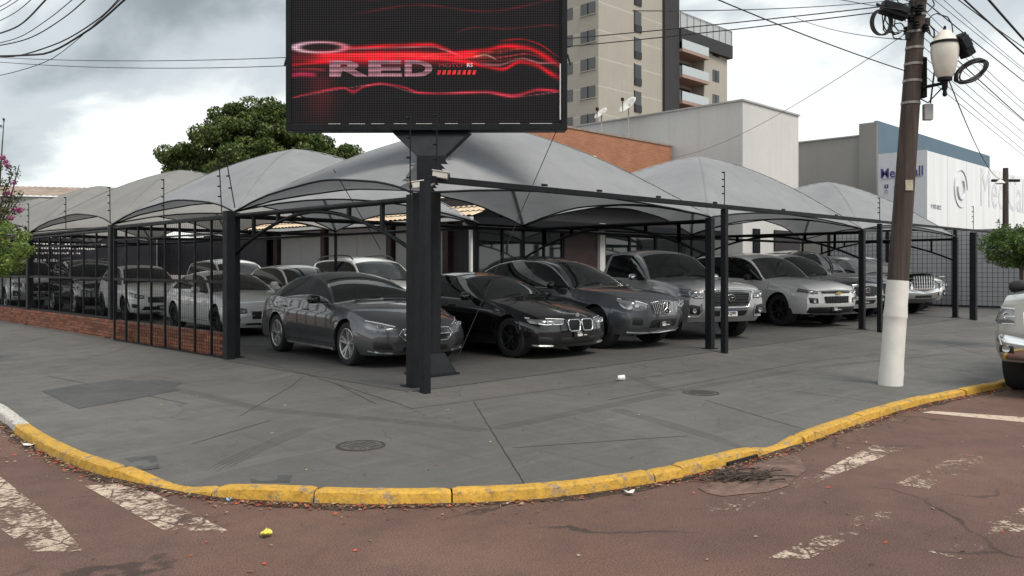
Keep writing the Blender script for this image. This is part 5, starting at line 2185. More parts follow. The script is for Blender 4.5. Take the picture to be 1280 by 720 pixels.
class Car:
    def __init__(self, S_, label, cat, loc, yaw, name='parked_car', group='cars for sale on the lot', size=1.0):
        self.s = S_
        self.root = thing(name, label, cat, loc, yaw, group)
        self.root.scale = (size, size, size)
        self.shell()

    # ---- profile functions
    def shell(self):
        s = self.s
        fo, wb, ro, W, H = s['fo'], s['wb'], s['ro'], s['W'], s['H']
        y0, y1 = -fo, wb + ro
        r, ar = s['r'], s['r'] + s.get('gap', .055)
        sill, bf, br = s['sill'], s.get('bf', s['sill'] - .02), s.get('br', s['sill'] + .05)
        st = set(np.linspace(y0, y1, 52))
        for d in (.0, .012, .035, .07, .11, .16, .22):
            st.add(y0 + d)
            st.add(y1 - d)
        for ax in (0, wb):
            for a in np.linspace(0, math.pi, 23):
                st.add(ax + ar * math.cos(a))
            st.add(ax - ar - .004)
            st.add(ax + ar + .004)
        for k in ('cowl', 'wtop', 'rtop', 'rbase'):
            st.add(s[k])
        st.add(s['cowl'] - .05)
        for a, b in s['win']:
            st.add(a)
            st.add(b)
        for k in s['top']:
            st.add(k[0])
        ys = sorted(y for y in st if y0 - 1e-6 <= y <= y1 + 1e-6)
        out = [ys[0]]
        keep = set(round(x, 4) for x in [s['cowl'], s['wtop'], s['rtop'], s['rbase'], s['cowl'] - .05] + [q for w in s['win'] for q in w])
        for y in ys[1:]:
            if y - out[-1] > .009:
                out.append(y)
            elif round(y, 4) in keep and round(out[-1], 4) not in keep:
                out[-1] = y
        if y1 - out[-1] > 1e-5:
            out[-1] = y1
        ys = np.array(out)
        zt = pchip(s['top'], ys)
        belt = pchip(s['belt'], ys)
        crown = s.get('crown', .065)
        n1, n2, n3 = 13, 7, 9
        roofH = max(k[1] for k in s['top'])
        pr = s.get('side', SIDE)
        rings = []
        for y, z_t, z_b in zip(ys, zt, belt):
            d0, d1 = y - y0, y1 - y
            w = W
            if d0 < .5:
                w *= 1 - s.get('tf', .085) * (1 - d0 / .5) ** 2
            if d1 < .5:
                w *= 1 - s.get('tr', .07) * (1 - d1 / .5) ** 2
            w *= 1 - .02 * max(0, (0.9 - d0) / .9) - .02 * max(0, (.9 - d1) / .9)
            zb = sill
            if y < 0:
                zb = bf
            if y > wb:
                zb = br
            arch = False
            for ax in (0, wb):
                dy = abs(y - ax)
                if dy < ar:
                    zz = r + math.sqrt(ar * ar - dy * dy)
                    if zz > zb:
                        zb = zz
            crn = crown * (.75 if y < s['cowl'] else 1)
            zbe = min(z_b, z_t - crn - .004)
            zbe = max(zbe, zb + .04)
            zr = max(zbe + .004, z_t - crn)
            fl = s.get('flare', .012)
            half = []
            for i in range(n1 + 1):
                z = zb + (zbe - zb) * i / n1
                q = (z - sill) / max(.1, (z_b if y > s['cowl'] else zbe) - sill)
                q = max(0, min(1, q))
                x = w * float(np.interp(q, [a for a, _ in pr], [b for _, b in pr]))
                for ax in (0, wb):
                    dist = math.hypot(y - ax, z - r) - ar
                    if dist < .16:
                        x += fl * (1 - max(0, dist) / .16) ** 1.5
                half.append((x, z))
            wbl = half[-1][0]
            frac = max(0, min(1, (zr - zbe) / max(.1, roofH - crown - zbe)))
            wr = wbl - .012 - (wbl - s['wr']) * frac
            for i in range(1, n2 + 1):
                t = (0, .07, .2, .4, .6, .8, .93, 1.0)[i]
                bow = .020 * frac * 4 * t * (1 - t)
                half.append((wbl + (wr - wbl) * (t ** 1.15) + bow, zbe + (zr - zbe) * t))
            for i in range(1, n3 + 1):
                t = (0, .05, .11, .2, .32, .46, .6, .74, .87, 1.0)[i]
                half.append((wr * (1 - t), zr + (z_t - zr) * (1 - (1 - t) ** 2.3)))
            rings.append(half)
        K = len(rings[0])
        pf, cf = s.get('pf', 2.6), s.get('cf', .26)
        prr, crr = s.get('pr', 2.8), s.get('cr', .20)
        lf, lr = s['leanf'], s.get('leanr', [(0, .05), (.5, 0), (.9, .05), (1.2, .10)])
        reach = s.get('reach', .95)

        def deform(x, y, z):
            d0, d1 = y - y0, y1 - y
            if d0 < reach:
                f = (1 - d0 / reach)
                f = f * f * (3 - 2 * f) if False else f
                y = y + f * (cf * min(1.2, abs(x) / W) ** pf + float(np.interp(z, [a for a, _ in lf], [b for _, b in lf])))
            elif d1 < reach:
                f = (1 - d1 / reach)
                y = y - f * (crr * min(1.2, abs(x) / W) ** prr + float(np.interp(z, [a for a, _ in lr], [b for _, b in lr])))
            return (x, y, z)
        V = []
        n_st = len(ys)
        NR = 2 * K - 1
        for i in range(n_st):
            h = rings[i]
            full = [(-x, z) for x, z in h] + [(x, z) for x, z in reversed(h[:-1])]
            V += [deform(x, ys[i], z) for x, z in full]
        F = {}

        def put(reg, q):
            F.setdefault(reg, []).append(q)
        cowl, wtop, rtop, rbase = s['cowl'], s['wtop'], s['rtop'], s['rbase']
        for i in range(n_st - 1):
            ym = (ys[i] + ys[i + 1]) / 2
            for j in range(NR - 1):
                k = min(j, NR - 2 - j)
                q = (i * NR + j, i * NR + j + 1, (i + 1) * NR + j + 1, (i + 1) * NR + j)
                side = 0 if j < K - 1 else 1
                if k < n1:
                    reg = 'body'
                elif k < n1 + n2:
                    hgt = min(rings[i][n1 + n2][1] - rings[i][n1][1], rings[i + 1][n1 + n2][1] - rings[i + 1][n1][1])
                    reg = 'body'
                    mx = max(rings[i][n1 + n2][1] - rings[i][n1][1], rings[i + 1][n1 + n2][1] - rings[i + 1][n1][1])
                    if cowl < ym and mx > .05:
                        kk = k - n1
                        for wi, (a, b) in enumerate(s['win']):
                            if a <= ym <= b and 1 <= kk <= n2 - 2:
                                reg = ('side_window', wi, side)
                        if reg == 'body' and s['win'][0][0] < ym < s['win'][-1][1] and 1 <= kk <= n2 - 2:
                            reg = 'pillar_trim'
                else:
                    kk = k - n1 - n2
                    if ym < cowl - .05:
                        reg = 'hood'
                    elif ym < cowl:
                        reg = 'cowl_panel'
                    elif ym < wtop:
                        reg = 'windshield' if kk >= 1 else 'body'
                    elif ym < rtop:
                        reg = 'roof'
                    elif ym < rbase:
                        reg = 'rear_window' if kk >= 2 else 'body'
                    else:
                        reg = 'body'
                put(reg, q)
        # end caps
        for end in (0, n_st - 1):
            h = rings[end]
            base = len(V)
            lat = [h[n1 + n2 + i][0] / max(1e-6, h[n1 + n2][0]) for i in range(n3 + 1)]      # 1 .. 0
            cols = [-f for f in lat] + [f for f in reversed(lat[:-1])]
            nc = len(cols)
            for i in range(n1 + 1):
                for f in cols:
                    V.append(deform(h[i][0] * f, ys[end], h[i][1]))
            for i in range(n1):
                for j in range(nc - 1):
                    put('body', (base + i * nc + j, base + i * nc + j + 1, base + (i + 1) * nc + j + 1, base + (i + 1) * nc + j))
            top = base + n1 * nc
            rt = end * NR + n1 + n2
            for j in range(nc - 1):
                put('body', (top + j, top + j + 1, rt + j + 1, rt + j))
        self.V, self.F = V, F
        self.bvh = BVHTree.FromPolygons([Vector(v) for v in V], [f for fs in F.values() for f in fs])
        self.ys = ys
        paint = s['paint']
        mats = {'body': paint, 'hood': s.get('hood_mat', paint), 'roof': s.get('roof_mat', paint), 'windshield': M_WSHIELD, 'rear_window': M_GLASS,
                'cowl_panel': M_TRIM, 'pillar_trim': M_GLOSSB}
        for reg, fs in F.items():
            nm = reg if isinstance(reg, str) else reg[0]
            used = sorted(set(i for f in fs for i in f))
            mp = {a: b for b, a in enumerate(used)}
            m = MB()
            m.add([V[i] for i in used], [tuple(mp[i] for i in f) for f in fs])
            if nm == 'body':
                # weld the caps to the sides
                me = bpy.data.meshes.new('body')
                me.from_pydata(m.v, [], m.f)
                bm = bmesh.new()
                bm.from_mesh(me)
                bmesh.ops.remove_doubles(bm, verts=bm.verts, dist=.0008)
                bmesh.ops.recalc_face_normals(bm, faces=bm.faces)
                bm.to_mesh(me)
                bm.free()
                finish('body', me, paint, self.root, smooth=38)
            else:
                m.build(nm, mats.get(nm, M_GLASS), self.root, smooth=38, local=True)
        # underbody, wheel housings
        m = MB()
        for sg in (-1, 1):
            rows = []
            for i in range(n_st):
                x, z = rings[i][0]
                a = deform(sg * (x - .004), ys[i], z)
                rows.append([a, (sg * W * .60, a[1], z), (sg * W * .60, a[1], sill - .02)])
            m.grid(rows)
        m.box((0, (y0 + y1) / 2, sill + .03), (W * 1.2, (y1 - y0) * .86, .10))
        m.build('underbody', M_TRIM, self.root, local=True)
        wt = s.get('tw', .23)
        for ax in (0, wb):
            for sg in (-1, 1):
                build_wheel(self.root, ax, sg * (W - wt / 2 - .012), r, wt, s.get('style', 'five'), s.get('rim', M_RIMS), sg)
        self.y0, self.y1 = y0, y1
        self.details()

    # ---- projecting helpers
    def ray(self, o, d):
        h = self.bvh.ray_cast(Vector(o), Vector(d))
        return h[0], h[1]

    def front_pt(self, x, z, off, fr=True):
        k = 1.0
        for _ in range(25):
            loc, nrm = self.ray((x * k, -6 if fr else 12, z), (0, 1 if fr else -1, 0))
            if loc is not None and (abs(loc.y - (self.y0 if fr else self.y1)) < .50):
                if nrm.y * (1 if fr else -1) > 0:
                    nrm = -nrm
                return loc + nrm * off
            k *= .985
        return Vector((x, self.y0 if fr else self.y1, z))

    def side_pt(self, y, z, sg, off):
        loc, nrm = self.ray((sg * 4, y, z), (-sg, 0, 0))
        if loc is None:
            return Vector((sg * self.s['W'], y, z))
        if nrm.x * sg < 0:
            nrm = -nrm
        return loc + nrm * off

    def patch(self, name, mat, bot, top, off=.006, n=14, rows=4, mirror=True, fr=True, parent=None, thick=.0):
        """sheet laid on the nose (or tail); bot and top are polylines in front-view (x, z)"""
        res = []
        for sg in ((1, -1) if mirror else (1,)):
            def samp(pl, t):
                L = [0.0]
                for a, b in zip(pl[:-1], pl[1:]):
                    L.append(L[-1] + math.hypot(b[0] - a[0], b[1] - a[1]) + 1e-9)
                return (np.interp(t * L[-1], L, [p[0] for p in pl]), np.interp(t * L[-1], L, [p[1] for p in pl]))
            rws = []
            for i in range(rows + 1):
                f = i / rows
                rw_ = []
                for j in range(n + 1):
                    b_, t_ = samp(bot, j / n), samp(top, j / n)
                    x, z = b_[0] + (t_[0] - b_[0]) * f, b_[1] + (t_[1] - b_[1]) * f
                    edge = i in (0, rows) or j in (0, n)
                    rw_.append(self.front_pt(sg * x, z, off if not edge else -.004, fr))
                rws.append(rw_)
            m = MB()
            m.grid(rws)
            res.append(m.build(name, mat, parent or self.root, smooth=50, local=True))
        return res

    def frontbox(self, name, mat, x, z, w, h, d=.02, off=.0, fr=True, parent=None, bevel=None, mirror=False):
        for sg in ((1, -1) if mirror else (1,)):
            p = self.front_pt(sg * x, z, off, fr)
            m = MB()
            m.box(p, (w, d, h))
            o = m.build(name, mat, parent or self.root, local=True, bevel=bevel)
        return o

    def fronttube(self, name, mat, pts, r, off=.01, mirror=False, closed=False, parent=None, fr=True):
        for sg in ((1, -1) if mirror else (1,)):
            m = MB()
            m.tube([self.front_pt(sg * x, z, off, fr) for x, z in pts], r, 6, closed=closed)
            o = m.build(name, mat, parent or self.root, smooth=80, local=True)
        return o

    def frontdisc(self, name, mat, x, z, r, d=.02, off=.01, mirror=True, parent=None):
        for sg in ((1, -1) if mirror else (1,)):
            p = self.front_pt(sg * x, z, off)
            m = MB()
            m.lathe([(r * .6, -d * .3), (r, -d * .5), (r, d * .2), (r * .7, d * .5), (.002, d * .4)], 18, p, axis='Y')
            o = m.build(name, mat, parent or self.root, smooth=50, local=True)
        return o

    def details(self):
        s = self.s
        W = s['W']
        blt = lambda y: float(pchip(s['belt'], [y])[0])
        for sg in (-1, 1):
            # shut lines
            m = MB()
            for y in s.get('seams', []):
                zs = np.linspace(s['sill'] + .10, blt(y) - .012, 12)
                sl_ = s.get('seam_slant', .05)
                rws = []
                for z in zs:
                    yy = y + sl_ * math.sin((z - zs[0]) / (zs[-1] - zs[0]) * math.pi * .5) * -1
                    a, b = self.side_pt(yy - .005, z, sg, .0015), self.side_pt(yy + .005, z, sg, .0015)
                    rws.append([a, b])
                m.grid(rws)
            if s.get('seams'):
                rws = []
                for y in np.linspace(s['seams'][0], s['seams'][-1], 14):
                    rws.append([self.side_pt(y, s['sill'] + .096, sg, .0015), self.side_pt(y, s['sill'] + .107, sg, .0015)])
                m.grid(rws)
                m.build('door_seam', M_TRIM, self.root, local=True)
            for (y, z) in s.get('handles', []):
                p = self.side_pt(y, z, sg, .022)
                m = MB()
                q = [Vector((p.x, p.y + d, p.z + .006 * math.cos(d * 12))) for d in (-.10, -.06, 0, .06, .10)]
                q[0].x -= sg * .018
                q[-1].x -= sg * .018
                m.tube(q, .013, 8)
                m.build('door_handle', s.get('handle_mat', s['paint']), self.root, smooth=60, local=True)
            # mirror
            my, mz = s.get('mirror', (s['cowl'] + .42, blt(s['cowl'] + .4) + .07))
            p = self.side_pt(my, mz - .05, sg, .0)
            m = MB()
            ms = s.get('msize', 1.0)
            N = 12
            rws = []
            for i in range(9):
                a = -math.pi / 2 + math.pi * i / 8
                rad = max(.02, math.cos(a)) ** .55
                rws.append([(p.x + sg * (.15 * ms + .11 * ms * math.copysign(abs(math.sin(a)) ** .7, math.sin(a))),
                             p.y + .085 * ms * rad * math.copysign(abs(math.cos(b)) ** .7, math.cos(b)) - .03 * math.sin(a),
                             p.z + .06 + .075 * ms * rad * math.copysign(abs(math.sin(b)) ** .7, math.sin(b))) for b in np.linspace(0, 2 * math.pi, N + 1)])
            m.grid(rws)
            mo = m.build('mirror', s.get('mirror_mat', s['paint']), self.root, smooth=60, local=True)
            m = MB()
            m.bar((p.x - sg * .03, p.y, p.z + .0), (p.x + sg * .10, p.y - .0, p.z + .03), .05, .045)
            m.build('arm', M_TRIM, mo, local=True)
            # window surround
            if s.get('chrome_win'):
                m = MB()
                a, b = s['win'][0][0] + .05, s['win'][-1][1]
                pts_ = [self.side_pt(y, blt(y) + .012, sg, .006) for y in np.linspace(a, b, 16)]
                m.tube(pts_, .009, 6)
                if s['chrome_win'] == 2:
                    pts_ = []
                    for y in np.linspace(s['cowl'] + .12, b, 22):
                        zt_ = float(pchip(s['top'], [y])[0]) - s.get('crown', .065) - .01
                        pts_.append(self.side_pt(y, max(blt(y) + .012, zt_), sg, .004))
                    m.tube(pts_, .009, 6)
                m.build('window_trim', M_CHROME, self.root, smooth=80, local=True)
            # arch lips
            if s.get('arch'):
                m = MB()
                ar = s['r'] + s.get('gap', .055)
                for ax in (0, s['wb']):
                    pi_, po_ = [], []
                    for a in np.linspace(-.15, math.pi + .15, 21):
                        y, z = ax + math.cos(a) * (ar + .004), s['r'] + math.sin(a) * (ar + .004)
                        y2, z2 = ax + math.cos(a) * (ar + .065), s['r'] + math.sin(a) * (ar + .065)
                        pi_.append(self.side_pt(y2, max(z2, .22), sg, .003))
                        q = self.side_pt(y2, max(z2, .22), sg, .018)
                        po_.append(Vector((q.x, y, max(z, .2))))
                    m.grid([pi_, po_])
                m.build('wheel_arch_trim', s['arch'], self.root, smooth=60, local=True)
            if s.get('step'):
                m = MB()
                ysx = (s['r'] + .12, s['wb'] - s['r'] - .12)
                m.bar((sg * (W - .02), ysx[0], s['sill'] + .0), (sg * (W - .02), ysx[1], s['sill']), .16, .06)
                m.build('side_step', M_TRIM, self.root, local=True, bevel=.02)
            if s.get('rails'):
                m = MB()
                a, b = s['rails']
                pts_ = []
                for y in np.linspace(a, b, 12):
                    zt_ = float(pchip(s['top'], [y])[0])
                    up_ = .055 if a < y < b else .0
                    pts_.append((sg * (s['wr'] - .06), y, zt_ - .02 + up_))
                m.tube(pts_, .018, 8)
                m.build('roof_rail', s.get('rail_mat', M_ALU), self.root, smooth=60, local=True)
        # cabin seen through the glass
        cw, wt = s['cowl'], s['wtop']
        hb = blt(cw + .5)
        m = MB()
        m.box((0, cw + .42, hb - .06), (W * 1.62, .46, .16))
        m.build('dashboard', M_TRIM, self.root, local=True, bevel=.04)
        for sx in (-.38, .38):
            m = MB()
            yb = wt + .42
            R_ = Matrix.Rotation(RAD(-14), 3, 'X')
            m.box((sx, yb, hb - .02), (.48, .13, .62), rot=R_)
            m.box((sx, yb - .24, hb - .36), (.48, .52, .14))
            m.build('seat', M_SEAT, self.root, local=True, bevel=.05)
            m = MB()
            m.box((sx, yb + .10, hb + .34), (.25, .09, .17), rot=R_)
            m.build('headrest', M_SEAT, self.root, local=True, bevel=.035)
        m = MB()
        m.tube([(.36 + .17 * math.cos(a), cw + .66 + .05 * math.sin(a), hb + .02 + .16 * math.sin(a)) for a in np.linspace(0, 2 * math.pi, 20)[:-1]], .016, 6, closed=True)
        m.build('steering_wheel', M_TRIM, self.root, local=True, smooth=80)
        # rocker strip
        if s.get('rocker'):
            for sg in (-1, 1):
                m = MB()
                m.grid([[self.side_pt(y, s['sill'] + dz, sg, .006) for y in np.linspace(s['r'] + .09, s['wb'] - s['r'] - .09, 10)] for dz in (.005, .045)])
                m.build('sill_trim', s['rocker'], self.root, local=True)
        # wipers
        m = MB()
        for x0_, x1_ in ((-.45, .05), (.08, .62)):
            pts_ = []
            for f in np.linspace(0, 1, 6):
                x = (x0_ + (x1_ - x0_) * f) * W / .92
                loc, nrm = self.ray((x, s['cowl'] + .04 + .05 * f, 4), (0, 0, -1))
                if loc:
                    pts_.append(loc + Vector((0, -.004, .012)))
            if len(pts_) > 2:
                m.tube(pts_, .008, 5)
        if m.v:
            m.build('wiper', M_TRIM, self.root, local=True)
        if s.get('front'):
            s['front'](self)

    # ---- shared small things
    def plate(self, z, w=.40, h=.13, text=None, black=True, fr=True, x=0.0):
        p = self.front_pt(x, z, .018, fr)
        m = MB()
        m.box(p, (w, .012, h))
        o = m.build('licence_plate', M_PLATEB if black else M_PLATEW, self.root, local=True, bevel=.004)
        y = p.y - .008
        if black:
            textmesh('plate_letters', 'AUTO', h * .34, M_WHITE, o, frame_mtx((x - w * .16, y, z + h * .22), (1, 0, 0), (0, 0, 1)), .001, 1.0)
            textmesh('plate_letters', 'RED', h * .46, M_WHITE, o, frame_mtx((x - w * .12, y, z - h * .16), (1, 0, 0), (0, 0, 1)), .001, 1.3, bold=.003)
            m = MB()
            m.box((x + w * .22, y, z - h * .18), (w * .20, .002, h * .10))
            m.build('plate_bar', M_WHITE, o, local=True)
        else:
            m = MB()
            m.box((x, y, z + h * .37), (w * .98, .002, h * .22))
            m.build('plate_band', M_BLUE, o, local=True)
            textmesh('plate_letters', text, h * .62, M_PLATEB, o, frame_mtx((x, y, z - h * .12), (1, 0, 0), (0, 0, 1)), .001, 1.02, bold=.002)
        return o

    def star(self, z, r, parent=None, off=.03):
        p = self.front_pt(0, z, off)
        m = MB()
        m.tube([p + Vector((r * math.cos(a), 0, r * math.sin(a))) for a in np.linspace(0, 2 * math.pi, 24)[:-1]], r * .10, 6, closed=True)
        for k in range(3):
            a = math.pi / 2 + k * 2 * math.pi / 3
            m.tube([p, p + Vector((r * .95 * math.cos(a), 0, r * .95 * math.sin(a)))], [r * .16, r * .05], 6)
        return m.build('emblem', M_CHROME, parent or self.root, smooth=60, local=True)

    def oval_emblem(self, z, rx, rz, parent=None, off=.025):
        p = self.front_pt(0, z, off)
        m = MB()
        A = np.linspace(0, 2 * math.pi, 24)[:-1]
        m.tube([p + Vector((rx * math.cos(a), 0, rz * math.sin(a))) for a in A], rz * .13, 6, closed=True)
        m.tube([p + Vector((rx * .40 * math.cos(a), -.003, rz * .92 * math.sin(a))) for a in A], rz * .10, 6, closed=True)
        m.tube([p + Vector((rx * .80 * math.cos(a), -.005, rz * .38 + rz * .42 * math.sin(a))) for a in A], rz * .10, 6, closed=True)
        return m.build('emblem', M_CHROME, parent or self.root, smooth=60, local=True)

    def bowtie(self, z, w, parent=None, off=.025, mat=None):
        p = self.front_pt(0, z, off)
        h = w * .34
        m = MB()
        pl = [(-.5, -.22), (-.2, -.22), (-.18, -.5), (.22, -.5), (.2, -.22), (.52, -.22), (.46, .22), (.2, .22), (.18, .5), (-.22, .5), (-.2, .22), (-.46, .22)]
        m.slab([p + Vector((x * w, 0, zz * h)) for x, zz in pl], (0, -.012, 0))
        return m.build('emblem', mat or M_GOLD, parent or self.root, local=True)

    def headlamp(self, bot, top, lenses=(), led=None, mat=None, hmat=None):
        a = self.patch('headlight', hmat or M_LAMPG, bot, top, .010, rows=5)
        for o, sg in zip(a, (1, -1)):
            for (x, z, r_) in lenses:
                p = self.front_pt(sg * x, z, .013)
                m = MB()
                m.lathe([(r_ * .55, -.02), (r_, -.015), (r_, .004), (r_ * .8, .006), (r_ * .6, -.004), (.002, -.008)], 16, (0, 0, 0), axis='Y')
                m.v = [(v[0] + p.x, -v[1] + p.y, v[2] + p.z) for v in m.v]
                m.build('lens', M_LAMP, o, smooth=50, local=True)
            for pl in (led or []):
                m = MB()
                m.tube([self.front_pt(sg * x, z, .014) for x, z in pl], .009, 6)
                m.build('light_bar', M_LED, o, smooth=80, local=True)
        return a


def sedan(paint, **kw):
    s = dict(fo=.90, wb=2.70, ro=1.03, W=.895, H=1.44, r=.325, sill=.20, bf=.19, br=.26, wr=.60, cowl=.55, wtop=1.36, rtop=2.55, rbase=3.22,
             top=[(-.90, .66), (-.86, .72), (-.7, .79), (-.3, .87), (.1, .925), (.55, .985), (.95, 1.19), (1.36, 1.36), (1.7, 1.425), (2.05, 1.44), (2.55, 1.385), (2.9, 1.24), (3.22, 1.09), (3.45, 1.06), (3.65, 1.03), (3.73, .98)],
             belt=[(-.90, .60), (0, .84), (.55, .905), (1.3, .93), (2.5, .965), (3.2, .98), (3.73, .90)],
             win=[(.62, 1.62), (1.70, 2.52), (2.56, 2.95)], leanf=[(.18, .10), (.28, .02), (.45, 0), (.62, .03), (.75, .10), (.9, .2)], paint=paint,
             seams=[.42, 1.66, 2.60], handles=[(1.45, .83), (2.42, .86)], style='five', rim=M_RIMS)
    s.update(kw)
    return s


def suv(paint, **kw):
    s = dict(fo=.92, wb=2.84, ro=1.05, W=.93, H=1.80, r=.375, sill=.30, bf=.30, br=.38, wr=.66, cowl=.55, wtop=1.22, rtop=3.55, rbase=3.86, tw=.26,
             top=[(-.92, .90), (-.87, .99), (-.7, 1.06), (-.2, 1.12), (.2, 1.155), (.55, 1.19), (.9, 1.47), (1.22, 1.68), (1.55, 1.77), (2.1, 1.80), (2.9, 1.78), (3.45, 1.72), (3.55, 1.69), (3.72, 1.42), (3.86, 1.14), (3.89, 1.05)],
             belt=[(-.92, .84), (0, 1.03), (.55, 1.09), (1.3, 1.11), (2.5, 1.14), (3.5, 1.19), (3.89, 1.0)],
             win=[(.62, 1.60), (1.68, 2.62), (2.70, 3.42)], leanf=[(.28, .16), (.42, .04), (.55, 0), (.85, .02), (1.0, .07), (1.15, .15)],
             leanr=[(.3, .1), (.6, 0), (1.0, .04), (1.8, .12)], paint=paint, cf=.24, seams=[.43, 1.64, 2.66], handles=[(1.42, .98), (2.48, 1.01)], style='six', rim=M_RIMS, crown=.075)
    s.update(kw)
    return s


def hatch(paint, **kw):
    s = dict(fo=.82, wb=2.60, ro=.86, W=.88, H=1.60, r=.33, sill=.24, bf=.23, br=.30, wr=.60, cowl=.50, wtop=1.22, rtop=3.0, rbase=3.32, tw=.22,
             top=[(-.82, .78), (-.77, .86), (-.6, .93), (-.2, 1.0), (.2, 1.04), (.5, 1.08), (.85, 1.32), (1.22, 1.51), (1.6, 1.59), (2.0, 1.60), (2.6, 1.56), (3.0, 1.47), (3.18, 1.26), (3.32, 1.06), (3.46, .95)],
             belt=[(-.82, .72), (0, .92), (.5, .98), (1.3, 1.01), (2.4, 1.06), (3.1, 1.12), (3.46, .92)],
             win=[(.57, 1.50), (1.58, 2.40), (2.46, 2.85)], leanf=[(.22, .12), (.35, .02), (.5, 0), (.75, .03), (.9, .10), (1.05, .2)], paint=paint,
             seams=[.38, 1.54, 2.42], handles=[(1.34, .90), (2.26, .94)], style='five', rim=M_RIMS)
    s.update(kw)
    return s


def pickup(paint, **kw):
    s = dict(fo=1.0, wb=3.085, ro=1.22, W=.93, H=1.84, r=.385, sill=.36, bf=.36, br=.48, wr=.65, cowl=.62, wtop=1.28, rtop=2.72, rbase=2.84, tw=.26,
             top=[(-1.0, .98), (-.95, 1.07), (-.75, 1.13), (-.2, 1.185), (.2, 1.21), (.62, 1.245), (.95, 1.52), (1.28, 1.74), (1.6, 1.815), (2.1, 1.84), (2.6, 1.81), (2.72, 1.76), (2.80, 1.45), (2.84, 1.24), (2.95, 1.20), (4.25, 1.20), (4.30, 1.15)],
             belt=[(-1.0, .92), (0, 1.09), (.62, 1.14), (1.3, 1.15), (2.7, 1.18), (3.0, 1.12), (4.3, 1.10)],
             win=[(.70, 1.66), (1.74, 2.58)], leanf=[(.34, .20), (.5, .06), (.62, 0), (.95, .02), (1.08, .06), (1.22, .14)],
             leanr=[(.3, .0), (1.3, 0)], cr=.05, paint=paint, cf=.13, pf=3.8, tf=.06, seams=[.48, 1.70, 2.66, 2.90], handles=[(1.50, 1.03), (2.46, 1.05)], style='six', rim=M_RIMS, crown=.08,
             handle_mat=M_CHROME, flare=.03, gap=.075)
    s.update(kw)
    return s


# ---- faces of the individual cars
def face_cla(c):
    c.patch('air_intake', M_GLOSSB, [(-.46, .225), (.46, .225)], [(-.40, .34), (.40, .34)], .006, mirror=False)
    c.patch('air_intake', M_TRIM, [(.50, .25), (.80, .27)], [(.60, .40), (.82, .43)], .006)
    c.patch('bumper_blade', c.s['paint'], [(.46, .20), (.70, .205), (.84, .24)], [(.46, .235), (.70, .25), (.84, .275)], .02)
    gr = c.patch('grille', M_GLOSSB, [(-.36, .40), (0, .385), (.36, .40)], [(-.40, .585), (0, .61), (.40, .585)], .008, mirror=False)[0]
    c.fronttube('grille_frame', M_CHROME, [(-.40, .585), (-.47, .50), (-.36, .40), (0, .385), (.36, .40), (.47, .50), (.40, .585), (0, .61)], .008, .012, closed=True, parent=gr)
    for x in np.linspace(-.36, .36, 13):
        for z in (.43, .46, .53, .56):
            c.frontbox('grille_stud', M_RIMD, x, z, .012, .010, .01, .010, parent=gr)
    for a, b in ((-.40, -.10), (.10, .40)):
        c.fronttube('grille_bar', M_CHROME, [(a + (b - a) * i / 5, .497) for i in range(6)], .011, .02, parent=gr)
    c.star(.497, .088, gr)
    c.headlamp([(.50, .585), (.66, .545), (.83, .575)], [(.50, .615), (.66, .665), (.84, .71)], [(.62, .605, .034), (.72, .615, .034)], [[(.50, .612), (.66, .658), (.83, .70)]])
    c.plate(.30, .34, .11)


def face_bmw(c):
    for sg in (1, -1):
        pass
    for (x0_, x1_) in ((.018, .30), (-.30, -.018)):
        o_ = 1 if x0_ > 0 else -1
        A = [(x0_ + .02, .47), (x0_ + .05, .452), (x1_ - .05, .452), (x1_ - .02, .475)] if o_ > 0 else [(x0_ + .02, .475), (x0_ + .05, .452), (x1_ - .05, .452), (x1_ - .02, .47)]
        B = [(x0_, .60), (x0_ + .03, .635), (x1_ - .04, .635), (x1_, .595)] if o_ > 0 else [(x0_, .595), (x0_ + .04, .635), (x1_ - .03, .635), (x1_, .60)]
        gr = c.patch('grille', M_GLOSSB, A, B, .012, mirror=False)[0]
        c.fronttube('grille_frame', M_CHROME, A + B[::-1], .014, .016, closed=True, parent=gr)
        for x in np.linspace(x0_ + .04, x1_ - .04, 9):
            c.fronttube('grille_slat', M_RIMD, [(x, .465), (x, .55), (x, .625)], .006, .017, parent=gr)
    c.headlamp([(.36, .585), (.56, .555), (.84, .58)], [(.35, .645), (.60, .655), (.86, .665)], [(.50, .606, .036), (.66, .612, .036)], [[(.40, .578), (.50, .566), (.58, .575)], [(.60, .572), (.70, .568), (.78, .582)], [(.36, .648), (.6, .658), (.86, .668)]])
    c.patch('air_intake', M_TRIM, [(-.42, .23), (.42, .23)], [(-.48, .37), (.48, .37)], .006, mirror=False)
    c.patch('air_intake', M_TRIM, [(.56, .28), (.80, .29)], [(.58, .36), (.82, .40)], .006)
    c.patch('bumper_blade', M_ALU, [(.52, .205), (.70, .205), (.82, .225)], [(.52, .232), (.70, .24), (.82, .245)], .02)
    p = c.front_pt(0, .70, .012)
    m = MB()
    m.lathe([(.002, .006), (.034, .006), (.041, .002), (.041, -.01)], 20, p, axis='Y')
    o = m.build('emblem', M_ALU, c.root, smooth=40, local=True)
    c.plate(.40, .38, .11)


